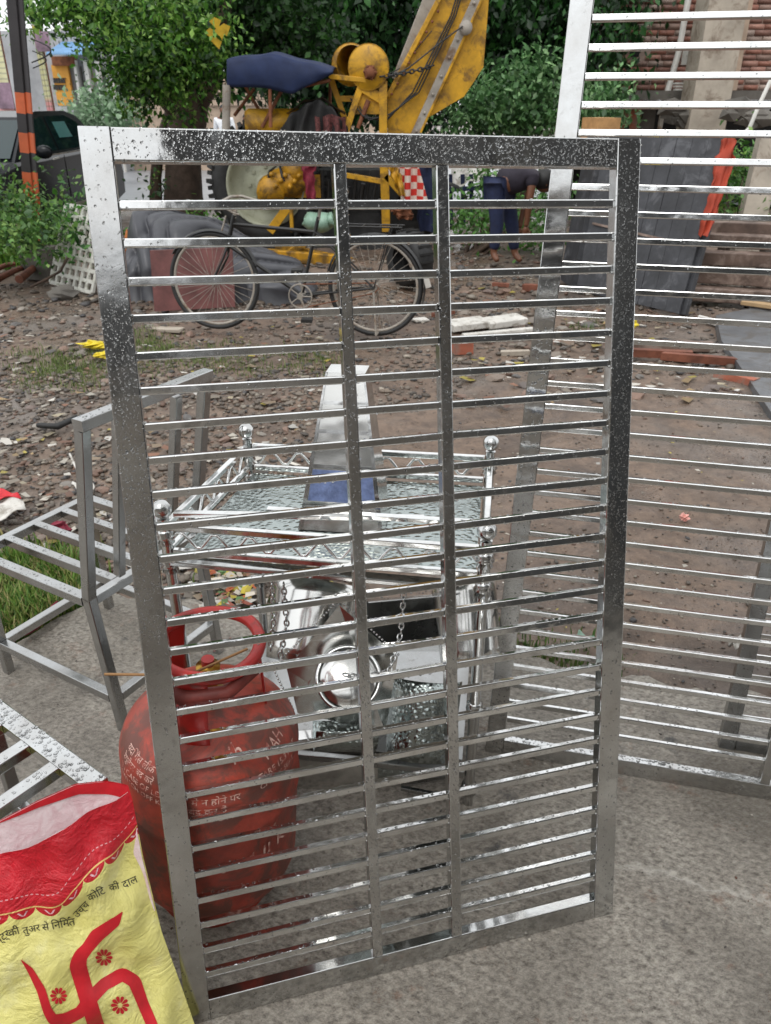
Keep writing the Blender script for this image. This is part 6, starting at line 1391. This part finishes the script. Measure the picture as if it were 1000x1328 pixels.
# little white tulip in each lobe
ty_ = mt('ADD', dv_, .008); v1 = mt('ABSOLUTE', mt('SUBTRACT', mt('ABSOLUTE', mt('MULTIPLY', c_ph, .037)), mt('MULTIPLY', mt('ADD', ty_, .005), .75)))
tul = mt('MULTIPLY', mt('LESS_THAN', v1, .0014), mt('MULTIPLY', mt('LESS_THAN', ty_, .0035), mt('GREATER_THAN', ty_, -.004))); c = mixc(t, tul, c, hexc('e8b8c0'))
# stitching
st1 = mt('MULTIPLY', mt('LESS_THAN', mt('ABSOLUTE', mt('SUBTRACT', dv_, .021)), .0008), mt('GREATER_THAN', mt('FRACT', mt('DIVIDE', uu, .007)), .45)); c = mixc(t, mt('MULTIPLY', st1, .6), c, hexc('e6c5c8'))
t.links.new(c, b.inputs['Base Color']); b.inputs['Roughness'].default_value = .42
wv1 = N(t, 'ShaderNodeTexWave', bands_direction='X'); wv1.inputs['Scale'].default_value = 160; wv2 = N(t, 'ShaderNodeTexWave', bands_direction='Y'); wv2.inputs['Scale'].default_value = 160
t.links.new(tc.outputs['UV'], wv1.inputs[0]); t.links.new(tc.outputs['UV'], wv2.inputs[0])
wr_ = noise(t, tc.outputs['UV'], 45, 6, .7, 1.2); wr2 = mt('ABSOLUTE', mt('SUBTRACT', noise(t, tc.outputs['UV'], 13, 4, .6, 1.0), .5))
hh_ = mt('ADD', mt('MULTIPLY', mt('ADD', wv1.outputs[0], wv2.outputs[0]), .05), mt('ADD', mt('MULTIPLY', wr_, .8), mt('MULTIPLY', wr2, 4.5))); bump(t, b, hh_, .55, .008); M['sack'] = m
m, t, b = new_mat('pale_sack_inside'); b.inputs['Roughness'].default_value = .5
c = ramp(t, noise(t, coords(t), 30, 6, .7, 1), [(.35, hexc('dcb9bd')), (.6, hexc('eeddde'))]); t.links.new(c, b.inputs['Base Color']); bump(t, b, noise(t, coords(t), 50, 5, .7, 1), .5, .005); M['sack_in'] = m
fast_mesh('sack_cloth', [tuple(v) for v in V], np.concatenate([F1, F2, np.array(side_f)]), M['sack'], sack, smooth=True, uv=U)
# lining, 1.5 mm inside the upper part
def lining(fr, sgn, TOPF, nm):
    mb = MB(); mb.grid(lambda a_, b_: (fr(SW * (.004 + .992 * a_), TOPF(SW * a_) * (.55 + .4495 * b_)) + sn * sgn), 60, 24); mb.build(nm, M['sack_in'], sack)
lining(sack_front, -.002, FT, 'front_lining'); lining(sack_back, .002, BT, 'back_lining')
# hem of the back layer, red fold
mb = MB(); mb.grid(lambda a_, b_: sack_back(SW * a_ * .40, BT(SW * a_ * .40) - .028 * b_ * (1 - a_) * 1.0) + sn * .0045, 40, 4); mb.build('back_hem', simple('red_hem', hexc('c8202b'), .45, .15, 30, bumps=.4), sack)
# printed emblem, flowers and words lying on the cloth
def on_sack(px, py, lift=.0012):
    u, v = plane_uv(px, py); u = max(.001, u); return sack_front(u, v), (u, v)
# correct for bulge: shift (u,v) so that the surface point projects to the pixel
def proj(p):
    d = p.y * CT - (p.z - HC) * ST; return 500 + 1000 * p.x / d, 664 + 1000 * (-p.y * ST - (p.z - HC) * CT) / d
def sack_at(px, py, lift=.0011):
    tx, ty2 = px, py; p = None
    for _ in range(5):
        u, v = plane_uv(tx, ty2); u = min(max(.001, u), SW); p = sack_front(u, v); qx, qy = proj(p); tx += px - qx; ty2 += py - qy
    return p + sn * lift
def ribbon(pts, wid, name, mat):
    P2 = []; W2 = []
    n_ = len(pts)
    for k in range(n_ - 1):
        m_ = max(2, int(math.dist(pts[k], pts[k + 1]) / 2.0))
        for j in range(m_): f = j / m_; P2.append((pts[k][0] + (pts[k + 1][0] - pts[k][0]) * f, pts[k][1] + (pts[k + 1][1] - pts[k][1]) * f)); W2.append(wid[k] + (wid[k + 1] - wid[k]) * f)
    P2.append(pts[-1]); W2.append(wid[-1]); K = 6
    # smooth
    for _ in range(3): P2 = [P2[0]] + [((P2[i - 1][0] + 2 * P2[i][0] + P2[i + 1][0]) / 4, (P2[i - 1][1] + 2 * P2[i][1] + P2[i + 1][1]) / 4) for i in range(1, len(P2) - 1)] + [P2[-1]]
    V = []
    for i, (x, y) in enumerate(P2):
        a_, b_ = P2[max(0, i - 1)], P2[min(len(P2) - 1, i + 1)]; dx, dy = b_[0] - a_[0], b_[1] - a_[1]; L_ = math.hypot(dx, dy) or 1; nx_, ny_ = -dy / L_, dx / L_
        for k in range(K + 1): f = (k / K - .5) * W2[i]; V.append(sack_at(x + nx_ * f, y + ny_ * f))
    F = [(i * (K + 1) + k, i * (K + 1) + k + 1, (i + 1) * (K + 1) + k + 1, (i + 1) * (K + 1) + k) for i in range(len(P2) - 1) for k in range(K)]
    mb = MB(); mb.add(V, F, 0, True); return mb.build(name, M[mat], sack)
ox, oy, kz = 0, 1060, .26
def z_(L): return [(ox + a_ * kz, oy + b_ * kz) for a_, b_ in L]
ribbon(z_([(610, 470), (575, 520), (480, 590), (435, 650), (400, 690), (388, 740), (420, 850), (445, 930), (480, 1040), (510, 1120), (500, 1200)]), [v_ * kz for v_ in (4, 50, 70, 60, 70, 86, 82, 84, 80, 80, 80)], 'printed_emblem', 'red_print')
ribbon(z_([(105, 710), (150, 760), (205, 860), (235, 960), (265, 1010), (330, 1005), (400, 970), (450, 905), (520, 830), (610, 780), (670, 815), (710, 920), (760, 1040), (800, 1150)]), [v_ * kz for v_ in (3, 30, 44, 46, 56, 62, 60, 66, 62, 66, 66, 56, 56, 50)], 'printed_emblem', 'red_print')
for (cx, cy, r_) in ((518, 697, 42), (598, 935, 45), (292, 888, 42)):
    mb = MB()
    for k in range(10):
        a_ = 2 * math.pi * k / 10; pts_ = []
        for (rr2, wd) in ((.25, .03), (.5, .13), (.8, .2), (.97, .13), (1.02, 0)):
            pts_.append((rr2, wd))
        L_ = [(rr2 * math.cos(a_) - wd * math.sin(a_), rr2 * math.sin(a_) + wd * math.cos(a_)) for rr2, wd in pts_] + [(rr2 * math.cos(a_) + wd * math.sin(a_), rr2 * math.sin(a_) - wd * math.cos(a_)) for rr2, wd in pts_[::-1][1:]]
        mb.add([sack_at((cx + x * r_) * kz, oy + (cy + y * r_) * kz, .0013) for x, y in L_], [tuple(range(len(L_)))])
    mb.build('printed_flower', M['red_print'], sack)
def sack_text(body, x0, y0, ang, size, name='printed_word'):
    V, F = text_mesh(body, size); a_ = math.radians(ang); ca_, sa_ = math.cos(a_), math.sin(a_)
    V2 = [sack_at(x0 + x * ca_ + y * sa_, y0 + x * sa_ - y * ca_, .0013) for x, y, _ in V]; mb = MB(); mb.add(V2, F); return mb.build(name, M['black_print'], sack)
for (s_, x, y, a_, sz) in (('ष्ट्र', -12, 632, -35, 14), ('की', 48, 594, -18, 14), ('तुअर', 116, 580, -12, 13), ('से', 212, 564, -10, 13), ('िनिम', 260, 558, -12, 14), ('त', 346, 540, -12, 14), ('उच्च', 384, 502, -46, 13), ('कोटि', 446, 418, -28, 13.5), ('की', 548, 366, -14, 13), ('दाल', 618, 352, -24, 14)):
    if s_ == 'कोटि': s_ = 'कोिट'
    sack_text(s_, x * kz, oy + y * kz, a_, sz)
ribbon(z_([(338, 505), (343, 492), (350, 498)]), [1.2, 1.4, .8], 'printed_stroke', 'black_print')
for k, (x, y) in enumerate(((800, 500), (855, 655), (915, 815))): ribbon(z_([(x - 6, y - 20), (x + 12, y - 8), (x + 10, y + 10), (x - 8, y + 6)]), [.8] * 4, 'printed_curl', 'black_print')

# ================================================================== WORKSHOP BEHIND THE CAMERA (seen in the polished steel)
ws = thing('workshop', (0, -4.5, 0), 'grey workshop wall with dark tall neighbour behind the viewer, mirrored in the steel', 'building')
WY = -.95
LY = -3.2
mb = MB(); mb.box((-4.1, LY - .1, .95), (11.0, .2, 1.9)); mb.build('plaster_wall', M['plaster_lit'], ws)
mb = MB(); mb.box((-4.35, LY - .1, 2.32), (10.5, .2, .84)); mb.box((1.34, LY - .1, 2.0), (.1, .2, .2)); mb.build('dark_fascia', M['tall'], ws)
for k in range(5): MB().box((-8.4 + k * 2.1, LY + .02, .95), (.9, .05, 1.7)).build('shutter', M['grey_steel'], ws)
mb = MB(); mb.box((7.4, -1.6, 2.6), (10.2, .3, 5.2)); mb.build('tall_wall', M['tall'], ws)
mb = MB(); mb.box((2.9, LY - .15, 1.45), (3.0, .2, 2.9)); mb.build('plaster_wall', M['plaster_lit'], ws)
mb = MB(); mb.box((7.0, -6.6, 3.6), (10.1, .2, 7.4)); mb.build('rear_wall', M['tall'], ws)
for k in range(5): MB().beam((2.9 + k * 2.0, -1.42, 0), (2.4 + k * 2.0, -1.42, 5.1), .12, .08, up=(0, 1, 0)).build('wall_post', M['concrete_dark'], ws)
for o in SC.objects:
    if '_o' in o: del o['_o']
